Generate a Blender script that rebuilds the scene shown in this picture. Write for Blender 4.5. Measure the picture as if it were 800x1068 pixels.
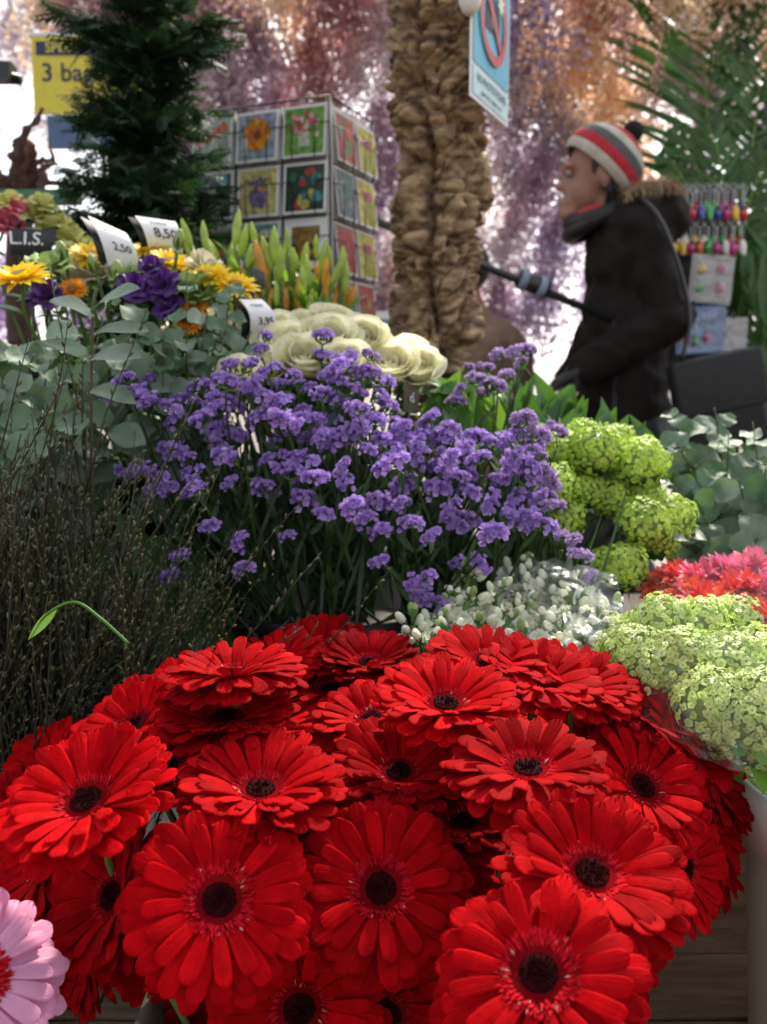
import bpy, math, random
import numpy as np
from math import sin, cos, pi, radians as R
rnd = random.Random(7)
sc = bpy.context.scene
for o in list(bpy.data.objects): bpy.data.objects.remove(o)
C = sc.collection

# ---------------------------------------------------------------- camera, sky, sun, exposure
FPX = 980.0; PITCH = R(7.8); CAM = np.array([0, 0, 1.04])
cam = bpy.data.cameras.new('camera'); camo = bpy.data.objects.new('camera', cam); C.objects.link(camo)
cam.sensor_fit = 'VERTICAL'; cam.sensor_height = 36.0; cam.lens = 36.0 * FPX / 1068.0
camo.location = CAM; camo.rotation_euler = (pi / 2 - PITCH, 0, 0)
cam.clip_start = 0.02; cam.clip_end = 500
cam.dof.use_dof = True; cam.dof.focus_distance = 0.72; cam.dof.aperture_fstop = 7.5
sc.camera = camo
SUN_EL = 46; SUN_AZ = 20           # azimuth measured from +Y (away from the camera) towards +X
w = bpy.data.worlds.new('World'); sc.world = w; w.use_nodes = True
nt = w.node_tree; bg = nt.nodes['Background']
sky = nt.nodes.new('ShaderNodeTexSky'); sky.sky_type = 'NISHITA'; sky.sun_disc = False
sky.sun_elevation = R(SUN_EL); sky.sun_rotation = R(SUN_AZ); sky.air_density = 1.0; sky.dust_density = 3.0; sky.ozone_density = 1.0
hz = nt.nodes.new('ShaderNodeHueSaturation'); hz.inputs['Saturation'].default_value = .25    # thin white overcast veil
nt.links.new(sky.outputs[0], hz.inputs['Color']); nt.links.new(hz.outputs[0], bg.inputs[0]); bg.inputs[1].default_value = 0.15
sl = bpy.data.lights.new('sun', 'SUN'); sl.energy = 3.0; sl.angle = R(3.0); sl.color = (1, .91, .77)
so = bpy.data.objects.new('sun', sl); C.objects.link(so)
so.rotation_euler = (-(pi / 2 - R(SUN_EL)), 0, -R(SUN_AZ)); so.location = (0, 0, 8)
sc.view_settings.view_transform = 'Standard'; sc.view_settings.look = 'None'
sc.view_settings.gamma = 1; sc.view_settings.use_curve_mapping = False; sc.view_settings.exposure = 1.15
sc.cycles.use_denoising = True
sc.cycles.max_bounces = 8; sc.cycles.transparent_max_bounces = 24; sc.cycles.diffuse_bounces = 3
sc.cycles.caustics_reflective = False; sc.cycles.caustics_refractive = False

# ---------------------------------------------------------------- helpers
FW = np.array([0, cos(PITCH), -sin(PITCH)]); UP = np.array([0, sin(PITCH), cos(PITCH)]); RT = np.array([1., 0, 0])
def P(px, py, Y):
    """world point seen at photograph pixel (px,py) at distance Y in front"""
    d = FW + RT * (px - 400) / FPX + UP * (534 - py) / FPX
    return CAM + d * (Y / d[1])
def nrm(v):
    v = np.asarray(v, float); n = np.linalg.norm(v); return v / n if n > 1e-9 else np.array([0, 0, 1.])
def frame(o, x, z=(0, 0, 1), s=1.0):
    x = nrm(x); z = np.asarray(z, float); y = np.cross(z, x)
    if np.linalg.norm(y) < 1e-5: y = np.cross((0, 1, 0.1), x)
    y = nrm(y); z = np.cross(x, y)
    M = np.eye(4); M[:3, 0] = x * s; M[:3, 1] = y * s; M[:3, 2] = z * s; M[:3, 3] = o
    return M
def frameZ(o, z, s=1.0, roll=0.0):
    z = nrm(z); h = np.array([1., 0, 0]) if abs(z[0]) < .9 else np.array([0, 1., 0])
    x = nrm(h - z * h.dot(z)); y = np.cross(z, x)
    xr = x * cos(roll) + y * sin(roll); yr = np.cross(z, xr)
    M = np.eye(4); M[:3, 0] = xr * s; M[:3, 1] = yr * s; M[:3, 2] = z * s; M[:3, 3] = o
    return M
def Rz(a):
    M = np.eye(4); M[0, 0] = M[1, 1] = cos(a); M[0, 1] = -sin(a); M[1, 0] = sin(a); return M
def Ry(a):
    M = np.eye(4); M[0, 0] = M[2, 2] = cos(a); M[0, 2] = sin(a); M[2, 0] = -sin(a); return M
def Rx(a):
    M = np.eye(4); M[1, 1] = M[2, 2] = cos(a); M[1, 2] = -sin(a); M[2, 1] = sin(a); return M
def T(x, y=None, z=None):
    M = np.eye(4); M[:3, 3] = x if y is None else (x, y, z); return M
def S(x, y=None, z=None):
    M = np.eye(4); M[0, 0] = x; M[1, 1] = x if y is None else y; M[2, 2] = x if z is None else z; return M
class MB:
    def __init__(s): s.v = []; s.f = []; s.m = []; s.t = []; s.n = 0
    def add(s, vf, mi=0, M=None, tint=None):
        v, f = vf; v = np.asarray(v, float)
        if M is not None: v = v @ M[:3, :3].T + M[:3, 3]
        n = s.n; s.v.append(v); s.n += len(v)
        s.f += [tuple(i + n for i in q) for q in f]
        s.m += [mi] * len(f); s.t += [rnd.random() if tint is None else tint] * len(f)
        return s
    def mesh(s, name, mats, smooth=True):
        me = bpy.data.meshes.new(name)
        V = np.concatenate(s.v) if s.v else np.zeros((0, 3))
        me.from_pydata(V.tolist(), [], s.f)
        for m in mats: me.materials.append(m)
        me.polygons.foreach_set('material_index', s.m)
        me.polygons.foreach_set('use_smooth', [smooth] * len(s.f))
        at = me.attributes.new('tint', 'FLOAT', 'FACE'); at.data.foreach_set('value', s.t)
        me.update(); return me
from mathutils import Matrix
WM = {}
def link(name, me, parent=None, M=None, mats=None):
    o = bpy.data.objects.new(name, me); C.objects.link(o)
    M = np.eye(4) if M is None else M
    WM[o.name] = M
    if parent is not None:
        o.parent = parent; M = np.linalg.inv(WM[parent.name]) @ M
    o.matrix_basis = Matrix(M.tolist())
    return o
def obj(name, mb, mats, parent=None, smooth=True, M=None):
    if not isinstance(mats, (list, tuple)): mats = [mats]
    return link(name, mb.mesh(name, mats, smooth), parent, M)
def tag(o, label=None, cat=None, group=None, kind=None):
    if label: o['label'] = label
    if cat: o['category'] = cat
    if group: o['group'] = group
    if kind: o['kind'] = kind
    return o
def thing(name, loc, label, cat, group=None):
    o = bpy.data.objects.new(name, None); o.empty_display_size = .05; C.objects.link(o)
    M = T(np.asarray(loc, float)); WM[o.name] = M; o.matrix_basis = Matrix(M.tolist())
    return tag(o, label, cat, group)

# --- primitive shapes: (verts, faces)
def grid(nu, nv, fn):
    v = [fn(i / nu, j / nv) for i in range(nu + 1) for j in range(nv + 1)]
    f = [(i * (nv + 1) + j, (i + 1) * (nv + 1) + j, (i + 1) * (nv + 1) + j + 1, i * (nv + 1) + j + 1) for i in range(nu) for j in range(nv)]
    return np.array(v, float), f
PR = dict(
    strap=lambda t: (.40 + .60 * min(1, t / .6) ** .8) * (1 if t < .86 else math.sqrt(max(0.0, 1 - ((t - .86) / .14) ** 2) * .96 + .02)),
    round=lambda t: math.sqrt(max(0, 1 - (2 * t - 1) ** 2)) * .98 + .02,
    ovate=lambda t: (sin(pi * min(1, t ** .72)) ** .75) * .98 + .02 if t < 1 else .02,
    lance=lambda t: sin(pi * t ** .8) ** .9 * .97 + .03 if t < 1 else .03,
    fan=lambda t: (.25 + .75 * t) * (1 if t < .8 else math.sqrt(max(0, 1 - ((t - .8) / .2) ** 2) * .7 + .3)),
    rose=lambda t: (.35 + .65 * min(1, t / .45)) * (1 if t < .75 else math.sqrt(max(0, 1 - ((t - .75) / .25) ** 2) * .8 + .2)))
def blade(L, W, prof, nu=6, nv=2, a0=0.0, bend=0.0, cup=0.0, groove=None, wave=0.0, ph=0.0, tp=1.0):
    pf = PR[prof]; x = z = 0.0; v = []
    for i in range(nu + 1):
        t = 1 - (1 - i / nu) ** tp; a = a0 - bend * t; ww = W * pf(t) / 2
        if i: x += L * (t - tl_) * cos(a); z += L * (t - tl_) * sin(a)
        tl_ = t
        nx, nz = -sin(a), cos(a)
        for j in range(nv + 1):
            s = -1 + 2 * j / nv; off = cup * ww * s * s
            if groove: off += groove[j] * min(1, t * 2.5)
            if wave: off += wave * sin(ph + t * 9 + s * 2) * abs(s)
            v.append((x + nx * off, s * ww, z + nz * off))
    f = [(i * (nv + 1) + j, (i + 1) * (nv + 1) + j, (i + 1) * (nv + 1) + j + 1, i * (nv + 1) + j + 1) for i in range(nu) for j in range(nv)]
    return np.array(v), f
def tube(pts, rad, n=6, cap=True):
    pts = np.asarray(pts, float); m = len(pts)
    if not hasattr(rad, '__len__'): rad = [rad] * m
    tg = np.gradient(pts, axis=0); v = []; ref = np.array([.13, .9, .37]); ref = nrm(ref)
    for i in range(m):
        t = nrm(tg[i]); a = np.cross(t, ref)
        if np.linalg.norm(a) < 1e-3: a = np.cross(t, (1, 0, 0))
        a = nrm(a); b = np.cross(t, a); ref = nrm(np.cross(a, t)) if False else ref
        for k in range(n):
            th = 2 * pi * k / n; v.append(pts[i] + (a * cos(th) + b * sin(th)) * rad[i])
    f = [(i * n + k, i * n + (k + 1) % n, (i + 1) * n + (k + 1) % n, (i + 1) * n + k) for i in range(m - 1) for k in range(n)]
    if cap: f += [tuple(range(n - 1, -1, -1)), tuple((m - 1) * n + k for k in range(n))]
    return np.array(v), f
def curve(pts, n=12):
    """Catmull-Rom through pts"""
    p = [np.asarray(q, float) for q in pts]; p = [2 * p[0] - p[1]] + p + [2 * p[-1] - p[-2]]; out = []
    segs = len(p) - 3
    for s in range(segs):
        for i in range(n):
            t = i / n; a, b, c, d = p[s:s + 4]
            out.append(.5 * ((2 * b) + (c - a) * t + (2 * a - 5 * b + 4 * c - d) * t * t + (3 * b - a - 3 * c + d) * t ** 3))
    out.append(p[-2]); return np.array(out)
def sphere(c=(0, 0, 0), r=1.0, nu=8, nv=10):
    rr = r if hasattr(r, '__len__') else (r, r, r); c = np.asarray(c, float)
    v = [c + np.array([0, 0, rr[2]])]
    for i in range(1, nu):
        th = pi * i / nu
        for j in range(nv):
            ph = 2 * pi * j / nv; v.append(c + np.array([rr[0] * sin(th) * cos(ph), rr[1] * sin(th) * sin(ph), rr[2] * cos(th)]))
    v.append(c - np.array([0, 0, rr[2]])); f = []
    for j in range(nv): f.append((0, 1 + j, 1 + (j + 1) % nv))
    for i in range(nu - 2):
        for j in range(nv):
            a = 1 + i * nv + j; b = 1 + i * nv + (j + 1) % nv; f.append((a, a + nv, b + nv, b))
    e = len(v) - 1; o = 1 + (nu - 2) * nv
    for j in range(nv): f.append((o + j, e, o + (j + 1) % nv))
    return np.array(v), f
def box(x0, x1, y0, y1, z0, z1):
    v = [(x, y, z) for z in (z0, z1) for y in (y0, y1) for x in (x0, x1)]
    return np.array(v, float), [(0, 2, 3, 1), (4, 5, 7, 6), (0, 1, 5, 4), (2, 6, 7, 3), (0, 4, 6, 2), (1, 3, 7, 5)]
def lathe(prof, n=32):
    v = [(r * cos(2 * pi * k / n), r * sin(2 * pi * k / n), z) for r, z in prof for k in range(n)]
    f = [(i * n + k, i * n + (k + 1) % n, (i + 1) * n + (k + 1) % n, (i + 1) * n + k) for i in range(len(prof) - 1) for k in range(n)]
    return np.array(v), f
def disc(r, n=16, ry=None, z=0.0):
    ry = ry or r
    return np.array([(r * cos(2 * pi * k / n), ry * sin(2 * pi * k / n), z) for k in range(n)]), [tuple(range(n))]
def text_vf(s, size=1.0):
    cu = bpy.data.curves.new('t', 'FONT'); cu.body = s; cu.size = size; cu.align_x = 'CENTER'; cu.align_y = 'CENTER'; cu.resolution_u = 3; cu.offset = size * .012
    o = bpy.data.objects.new('t', cu); C.objects.link(o); dg = bpy.context.evaluated_depsgraph_get()
    me = bpy.data.meshes.new_from_object(o.evaluated_get(dg)); bpy.data.objects.remove(o)
    v = np.array([tuple(q.co) for q in me.vertices]); f = [tuple(p.vertices) for p in me.polygons]
    bpy.data.meshes.remove(me); return v, f
def fuse(parts, voxel, smooth=4, disp=None):
    """merge closed shapes into one continuous skin; returns (verts, faces)"""
    b = MB()
    for p in parts: b.add(p)
    o = link('tmp', b.mesh('tmp', []))
    m = o.modifiers.new('r', 'REMESH'); m.mode = 'VOXEL'; m.voxel_size = voxel
    s = o.modifiers.new('s', 'SMOOTH'); s.iterations = smooth; s.factor = .6
    dg = bpy.context.evaluated_depsgraph_get(); me = bpy.data.meshes.new_from_object(o.evaluated_get(dg))
    bpy.data.objects.remove(o)
    v = np.array([tuple(q.co) for q in me.vertices]); f = [tuple(p.vertices) for p in me.polygons]
    bpy.data.meshes.remove(me)
    if disp: v = disp(v)
    return v, f
def limb(a, b, ra, rb, n=14, k=7):
    """closed capsule with taper"""
    a = np.asarray(a, float); b = np.asarray(b, float); d = nrm(b - a); pts = []; rr = []
    for i in range(4): th = pi / 2 * (1 - i / 4); pts.append(a - d * ra * sin(th)); rr.append(max(ra * cos(th), ra * .05))
    for i in range(k + 1): t = i / k; pts.append(a + (b - a) * t); rr.append(ra + (rb - ra) * t)
    for i in range(1, 5): th = pi / 2 * i / 4; pts.append(b + d * rb * sin(th)); rr.append(max(rb * cos(th), rb * .05))
    return tube(pts, rr, n)

# --- materials
def mat(name, col, col2=None, rough=.55, trans=0.0, tcol=None, noise=.25, scale=40.0, bump=0.0, bscale=200.0, sheen=0.0, metal=0.0, objvar=.12, spec=.5, coat=0.0):
    m = bpy.data.materials.new(name); m.use_nodes = True; t = m.node_tree; N = t.nodes; L = t.links
    p = N['Principled BSDF']; out = N['Material Output']
    col2 = col2 or tuple(c * .6 for c in col)
    at = N.new('ShaderNodeAttribute'); at.attribute_name = 'tint'
    mx = N.new('ShaderNodeMix'); mx.data_type = 'RGBA'; mx.inputs[6].default_value = (*col, 1); mx.inputs[7].default_value = (*col2, 1)
    L.new(at.outputs['Fac'], mx.inputs[0])
    tc = N.new('ShaderNodeTexCoord'); ns = N.new('ShaderNodeTexNoise'); ns.inputs['Scale'].default_value = scale; ns.inputs['Detail'].default_value = 4
    L.new(tc.outputs['Object'], ns.inputs['Vector'])
    mr = N.new('ShaderNodeMapRange'); mr.inputs[1].default_value = .3; mr.inputs[2].default_value = .7; mr.inputs[3].default_value = 1 - noise; mr.inputs[4].default_value = 1 + noise
    L.new(ns.outputs[0], mr.inputs[0])
    oi = N.new('ShaderNodeObjectInfo'); mo = N.new('ShaderNodeMapRange'); mo.inputs[3].default_value = 1 - objvar; mo.inputs[4].default_value = 1 + objvar
    L.new(oi.outputs['Random'], mo.inputs[0])
    mu = N.new('ShaderNodeMath'); mu.operation = 'MULTIPLY'; L.new(mr.outputs[0], mu.inputs[0]); L.new(mo.outputs[0], mu.inputs[1])
    hs = N.new('ShaderNodeHueSaturation'); L.new(mx.outputs[2], hs.inputs['Color']); L.new(mu.outputs[0], hs.inputs['Value'])
    L.new(hs.outputs[0], p.inputs['Base Color'])
    p.inputs['Roughness'].default_value = rough; p.inputs['Metallic'].default_value = metal; p.inputs['Specular IOR Level'].default_value = spec
    if sheen: p.inputs['Sheen Weight'].default_value = sheen
    if coat: p.inputs['Coat Weight'].default_value = coat
    nrml = None
    if bump:
        nb = N.new('ShaderNodeTexNoise'); nb.inputs['Scale'].default_value = bscale; nb.inputs['Detail'].default_value = 5; L.new(tc.outputs['Object'], nb.inputs['Vector'])
        bp = N.new('ShaderNodeBump'); bp.inputs['Strength'].default_value = bump; bp.inputs['Distance'].default_value = .004
        L.new(nb.outputs[0], bp.inputs['Height']); L.new(bp.outputs[0], p.inputs['Normal'])
    if trans:
        tr = N.new('ShaderNodeBsdfTranslucent'); ms = N.new('ShaderNodeMixShader'); ms.inputs[0].default_value = trans
        if tcol: tr.inputs[0].default_value = (*tcol, 1)
        else: L.new(hs.outputs[0], tr.inputs[0])
        L.new(p.outputs[0], ms.inputs[1]); L.new(tr.outputs[0], ms.inputs[2]); L.new(ms.outputs[0], out.inputs[0])
    return m
def film(name, tint=(1, 1, 1), gl=.015, rough=.2):
    m = bpy.data.materials.new(name); m.use_nodes = True; t = m.node_tree; N = t.nodes; L = t.links
    N.remove(N['Principled BSDF']); out = N['Material Output']
    a = N.new('ShaderNodeBsdfTransparent'); a.inputs[0].default_value = (*tint, 1)
    g = N.new('ShaderNodeBsdfGlossy'); g.inputs['Roughness'].default_value = rough
    d = N.new('ShaderNodeBsdfTranslucent'); d.inputs[0].default_value = (.8, .82, .8, 1)
    fr = N.new('ShaderNodeLayerWeight'); fr.inputs[0].default_value = .35
    mr = N.new('ShaderNodeMapRange'); mr.inputs[3].default_value = gl; mr.inputs[4].default_value = .30; L.new(fr.outputs['Facing'], mr.inputs[0])
    ns = N.new('ShaderNodeTexNoise'); ns.inputs['Scale'].default_value = 28; tc = N.new('ShaderNodeTexCoord'); L.new(tc.outputs['Object'], ns.inputs[0])
    bp = N.new('ShaderNodeBump'); bp.inputs['Strength'].default_value = .9; bp.inputs['Distance'].default_value = .02; L.new(ns.outputs[0], bp.inputs['Height']); L.new(bp.outputs[0], g.inputs['Normal'])
    m1 = N.new('ShaderNodeMixShader'); m1.inputs[0].default_value = .012; L.new(a.outputs[0], m1.inputs[1]); L.new(d.outputs[0], m1.inputs[2])
    m2 = N.new('ShaderNodeMixShader'); L.new(mr.outputs[0], m2.inputs[0]); L.new(m1.outputs[0], m2.inputs[1]); L.new(g.outputs[0], m2.inputs[2]); L.new(m2.outputs[0], out.inputs[0])
    return m
M_ = {}
M_['red'] = mat('red_petal', (.46, .0022, .005), (.28, .001, .003), rough=.7, trans=.22, noise=.25, scale=90, spec=.03, objvar=.30, bump=.10, bscale=500)
M_['reddisc'] = mat('gerbera_disc', (.030, .002, .003), (.008, .001, .001), rough=.9, noise=.3, spec=.05)
M_['redfringe'] = mat('gerbera_fringe', (.60, .010, .020), (.24, .003, .008), rough=.7, trans=.2, spec=.03)
M_['pollen'] = mat('pollen', (.60, .28, .20), (.35, .04, .04), rough=.8, spec=.1)
M_['discbase'] = mat('disc_base', (.14, .003, .005), (.10, .002, .004), rough=.9, spec=0.0)
M_['pink'] = mat('pink_petal', (.86, .42, .62), (.80, .33, .55), rough=.5, trans=.3, noise=.12, spec=.2)
M_['stem'] = mat('green_stem', (.10, .20, .035), (.06, .13, .02), rough=.5, trans=.1)
M_['darkstem'] = mat('dark_stem', (.035, .07, .02), (.018, .04, .012), rough=.6)
M_['leaf'] = mat('green_leaf', (.055, .15, .022), (.025, .085, .014), rough=.4, trans=.25, tcol=(.12, .3, .03), noise=.25)
M_['deepleaf'] = mat('deep_green_leaf', (.030, .075, .016), (.014, .04, .009), rough=.5, trans=.15, tcol=(.06, .14, .02))
M_['limeleaf'] = mat('fresh_green_leaf', (.14, .32, .04), (.06, .18, .025), rough=.4, trans=.35, tcol=(.28, .5, .05), noise=.2)
M_['euc'] = mat('eucalyptus_leaf', (.25, .32, .25), (.055, .12, .055), rough=.55, trans=.2, tcol=(.12, .24, .06), noise=.35, scale=22, spec=.25, bump=.3, bscale=90)
M_['eucstem'] = mat('eucalyptus_stem', (.14, .10, .06), (.09, .10, .05), rough=.6)
M_['purple'] = mat('statice_floret', (.58, .41, .83), (.38, .22, .64), rough=.6, trans=.3, noise=.2)
M_['palepurple'] = mat('pale_statice_floret', (.62, .46, .76), (.46, .32, .62), rough=.6, trans=.3, noise=.2)
M_['white'] = mat('white_floret', (.92, .92, .78), (.86, .87, .64), rough=.55, trans=.25, noise=.1)
M_['bud'] = mat('pale_green_bud', (.42, .52, .20), (.24, .36, .10), rough=.5, trans=.2, noise=.15)
M_['lime'] = mat('lime_floret', (.66, .82, .13), (.44, .64, .08), rough=.55, trans=.3, noise=.2)
M_['palelime'] = mat('pale_lime_floret', (.76, .86, .34), (.54, .70, .16), rough=.55, trans=.3, noise=.2)
M_['cream'] = mat('cream_rose_petal', (.96, .94, .74), (.94, .91, .64), rough=.5, trans=.55, noise=.06)
M_['yellow'] = mat('yellow_petal', (.96, .76, .015), (.94, .64, .01), rough=.5, trans=.35, noise=.1)
M_['orange'] = mat('orange_petal', (.88, .40, .02), (.82, .28, .02), rough=.5, trans=.35, noise=.1)
M_['violet'] = mat('violet_petal', (.13, .03, .28), (.07, .012, .17), rough=.5, trans=.25, noise=.2, sheen=.2)
M_['twig'] = mat('willow_bark', (.034, .034, .013), (.013, .014, .006), rough=.55, noise=.3)
M_['wbud'] = mat('willow_bud', (.13, .14, .055), (.035, .04, .016), rough=.6, noise=.3)
M_['conifer'] = mat('conifer_foliage', (.028, .075, .028), (.012, .038, .016), rough=.6, trans=.12, tcol=(.05, .14, .03))
M_['bark'] = mat('brown_bark', (.08, .05, .03), (.05, .03, .02), rough=.9, bump=.6)
M_['plasticwhite'] = mat('white_plastic', (.78, .76, .70), (.76, .74, .66), rough=.4, noise=.06, scale=8, objvar=.03)
M_['plasticblack'] = mat('black_plastic', (.018, .018, .02), (.015, .015, .018), rough=.4, noise=.2)
M_['plasticgrey'] = mat('smoky_plastic', (.10, .085, .065), (.09, .08, .06), rough=.6, spec=.2, noise=.1, scale=6)
M_['metal'] = mat('dark_wire', (.06, .06, .065), (.05, .05, .05), rough=.35, metal=.7)
M_['steel'] = mat('bright_steel', (.6, .6, .6), (.5, .5, .5), rough=.25, metal=1.0)
M_['paper'] = mat('white_card', (.80, .80, .80), (.78, .78, .78), rough=.5, noise=.03)
M_['ink'] = mat('black_ink', (.03, .03, .04), (.03, .03, .04), rough=.6)
M_['film'] = film('cellophane')
def flat(name, c, rough=.5, **k): return mat(name, c, c, rough=rough, noise=.08, **k)

# ---------------------------------------------------------------- setting: paving, benches
def wood(name, c, c2):
    m = mat(name, c, c2, rough=.75, noise=.35, scale=12, bump=.5, bscale=60)
    t = m.node_tree
    for n in t.nodes:
        if n.type == 'TEX_COORD':
            mp = t.nodes.new('ShaderNodeMapping'); mp.inputs['Scale'].default_value = (1, 8, 8)
            for l in list(n.outputs['Object'].links): to = l.to_socket; t.links.remove(l); t.links.new(mp.outputs[0], to)
            t.links.new(n.outputs['Object'], mp.inputs[0]); break
    return m
M_['wood'] = wood('weathered_wood', (.26, .17, .10), (.18, .11, .06))
M_['darkwood'] = wood('dark_wood', (.06, .04, .028), (.04, .028, .02))
def ground_mat():
    m = bpy.data.materials.new('brick_paving'); m.use_nodes = True; t = m.node_tree; N = t.nodes; L = t.links
    b = N.new('ShaderNodeTexBrick'); b.inputs['Scale'].default_value = 5; b.inputs['Color1'].default_value = (.13, .08, .06, 1); b.inputs['Color2'].default_value = (.09, .06, .05, 1); b.inputs['Mortar'].default_value = (.05, .045, .04, 1)
    tc = N.new('ShaderNodeTexCoord'); L.new(tc.outputs['Object'], b.inputs[0]); L.new(b.outputs[0], N['Principled BSDF'].inputs[0]); N['Principled BSDF'].inputs['Roughness'].default_value = .7
    return m
g = MB(); g.add(box(-200, 200, -200, 300, -.3, 0)); tag(obj('ground', g, ground_mat(), smooth=False), kind='structure')

def bench(x0, x1, y0, y1, z, label, m='wood'):
    t = thing('display_bench', ((x0 + x1) / 2, (y0 + y1) / 2, 0), label, 'bench')
    b = MB(); n = max(2, int((y1 - y0) / .14)); d = (y1 - y0) / n
    for i in range(n): b.add(box(x0, x1, y0 + i * d + .004, y0 + (i + 1) * d - .004, z - .022, z))
    obj('top_boards', b, M_[m], t, False)
    for x in (x0 + .06, x1 - .06):
        for y in (y0 + .05, y1 - .05):
            q = MB(); q.add(box(x - .025, x + .025, y - .025, y + .025, 0, z - .0225)); obj('leg', q, M_[m], t, False)
    b = MB(); b.add(box(x0, x1, y0 - .02, y0 - .002, z - .12, z - .001)); obj('front_board', b, M_[m], t, False)
bench(-1.3, 1.3, .30, 1.02, .40, 'low wooden bench under the red gerberas and willow twigs')
bench(-1.4, 1.4, 1.08, 1.68, .66, 'middle wooden bench under the roses and statice', 'darkwood')
bench(-1.4, -.02, 1.74, 2.35, .86, 'back wooden bench under the conifer and the card rack', 'darkwood')

def bucket(c, r, h, label, m='plasticblack', taper=.8):
    t = thing('flower_bucket', c, label, 'bucket')
    b = MB(); w_ = .004
    b.add(lathe([(0.001, .004), (r * taper - .004, .004), (r - w_, h), (r + .006, h), (r + .006, h - .02), (r + .001, h - .02), (r * taper, 0), (.001, 0)], 36), M=T(c))
    obj('bucket_body', b, M_[m], t)
    b = MB(); b.add(lathe([(0.001, 0), (r * taper, 0), (r * (taper * .6 + .35), h * .7)], 24)[0:2] if False else disc(r * (.8 * (1 - taper) + taper) - .012, 24, z=h * .55), M=T(c)); obj('water', b, M_['plasticgrey'], t)
    return t
bucket((-.46, .88, .40), .13, .20, 'black bucket behind the red gerberas holding the willow twigs')
bucket((-.06, 1.25, .66), .15, .09, 'black bucket holding the purple statice')
bucket((.22, 1.20, .66), .09, .14, 'small black bucket below the lime green snowball flowers')
bucket((-.32, 1.42, .66), .13, .26, 'black bucket holding the mixed sunflower bouquets')
bucket((-.06, 1.56, .66), .12, .26, 'black bucket holding the cream roses')
bucket((-.65, 1.30, .66), .12, .24, 'black bucket holding the silver eucalyptus at the left')
bucket((.60, 1.42, .66), .14, .2, 'black bucket holding the dusty eucalyptus at the right')
bucket((.075, .93, .40), .055, .19, 'slim black bucket holding the white stock nearer the centre')
bucket((.19, .925, .40), .05, .19, 'slim black bucket holding the white stock beside the snowball heads')
bucket((.50, 1.18, .66), .07, .10, 'small black bucket under the pink and scarlet pompon flowers')
bucket((-.27, .44, .40), .06, .18, 'small black bucket at the left front holding the pink gerbera')
bucket((-.50, 1.56, .66), .08, .2, 'black bucket behind the name card holding yellow green blooms')
bucket((.15, 1.58, .66), .10, .2, 'black bucket holding broad green leaves beside the cork trunk')

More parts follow.
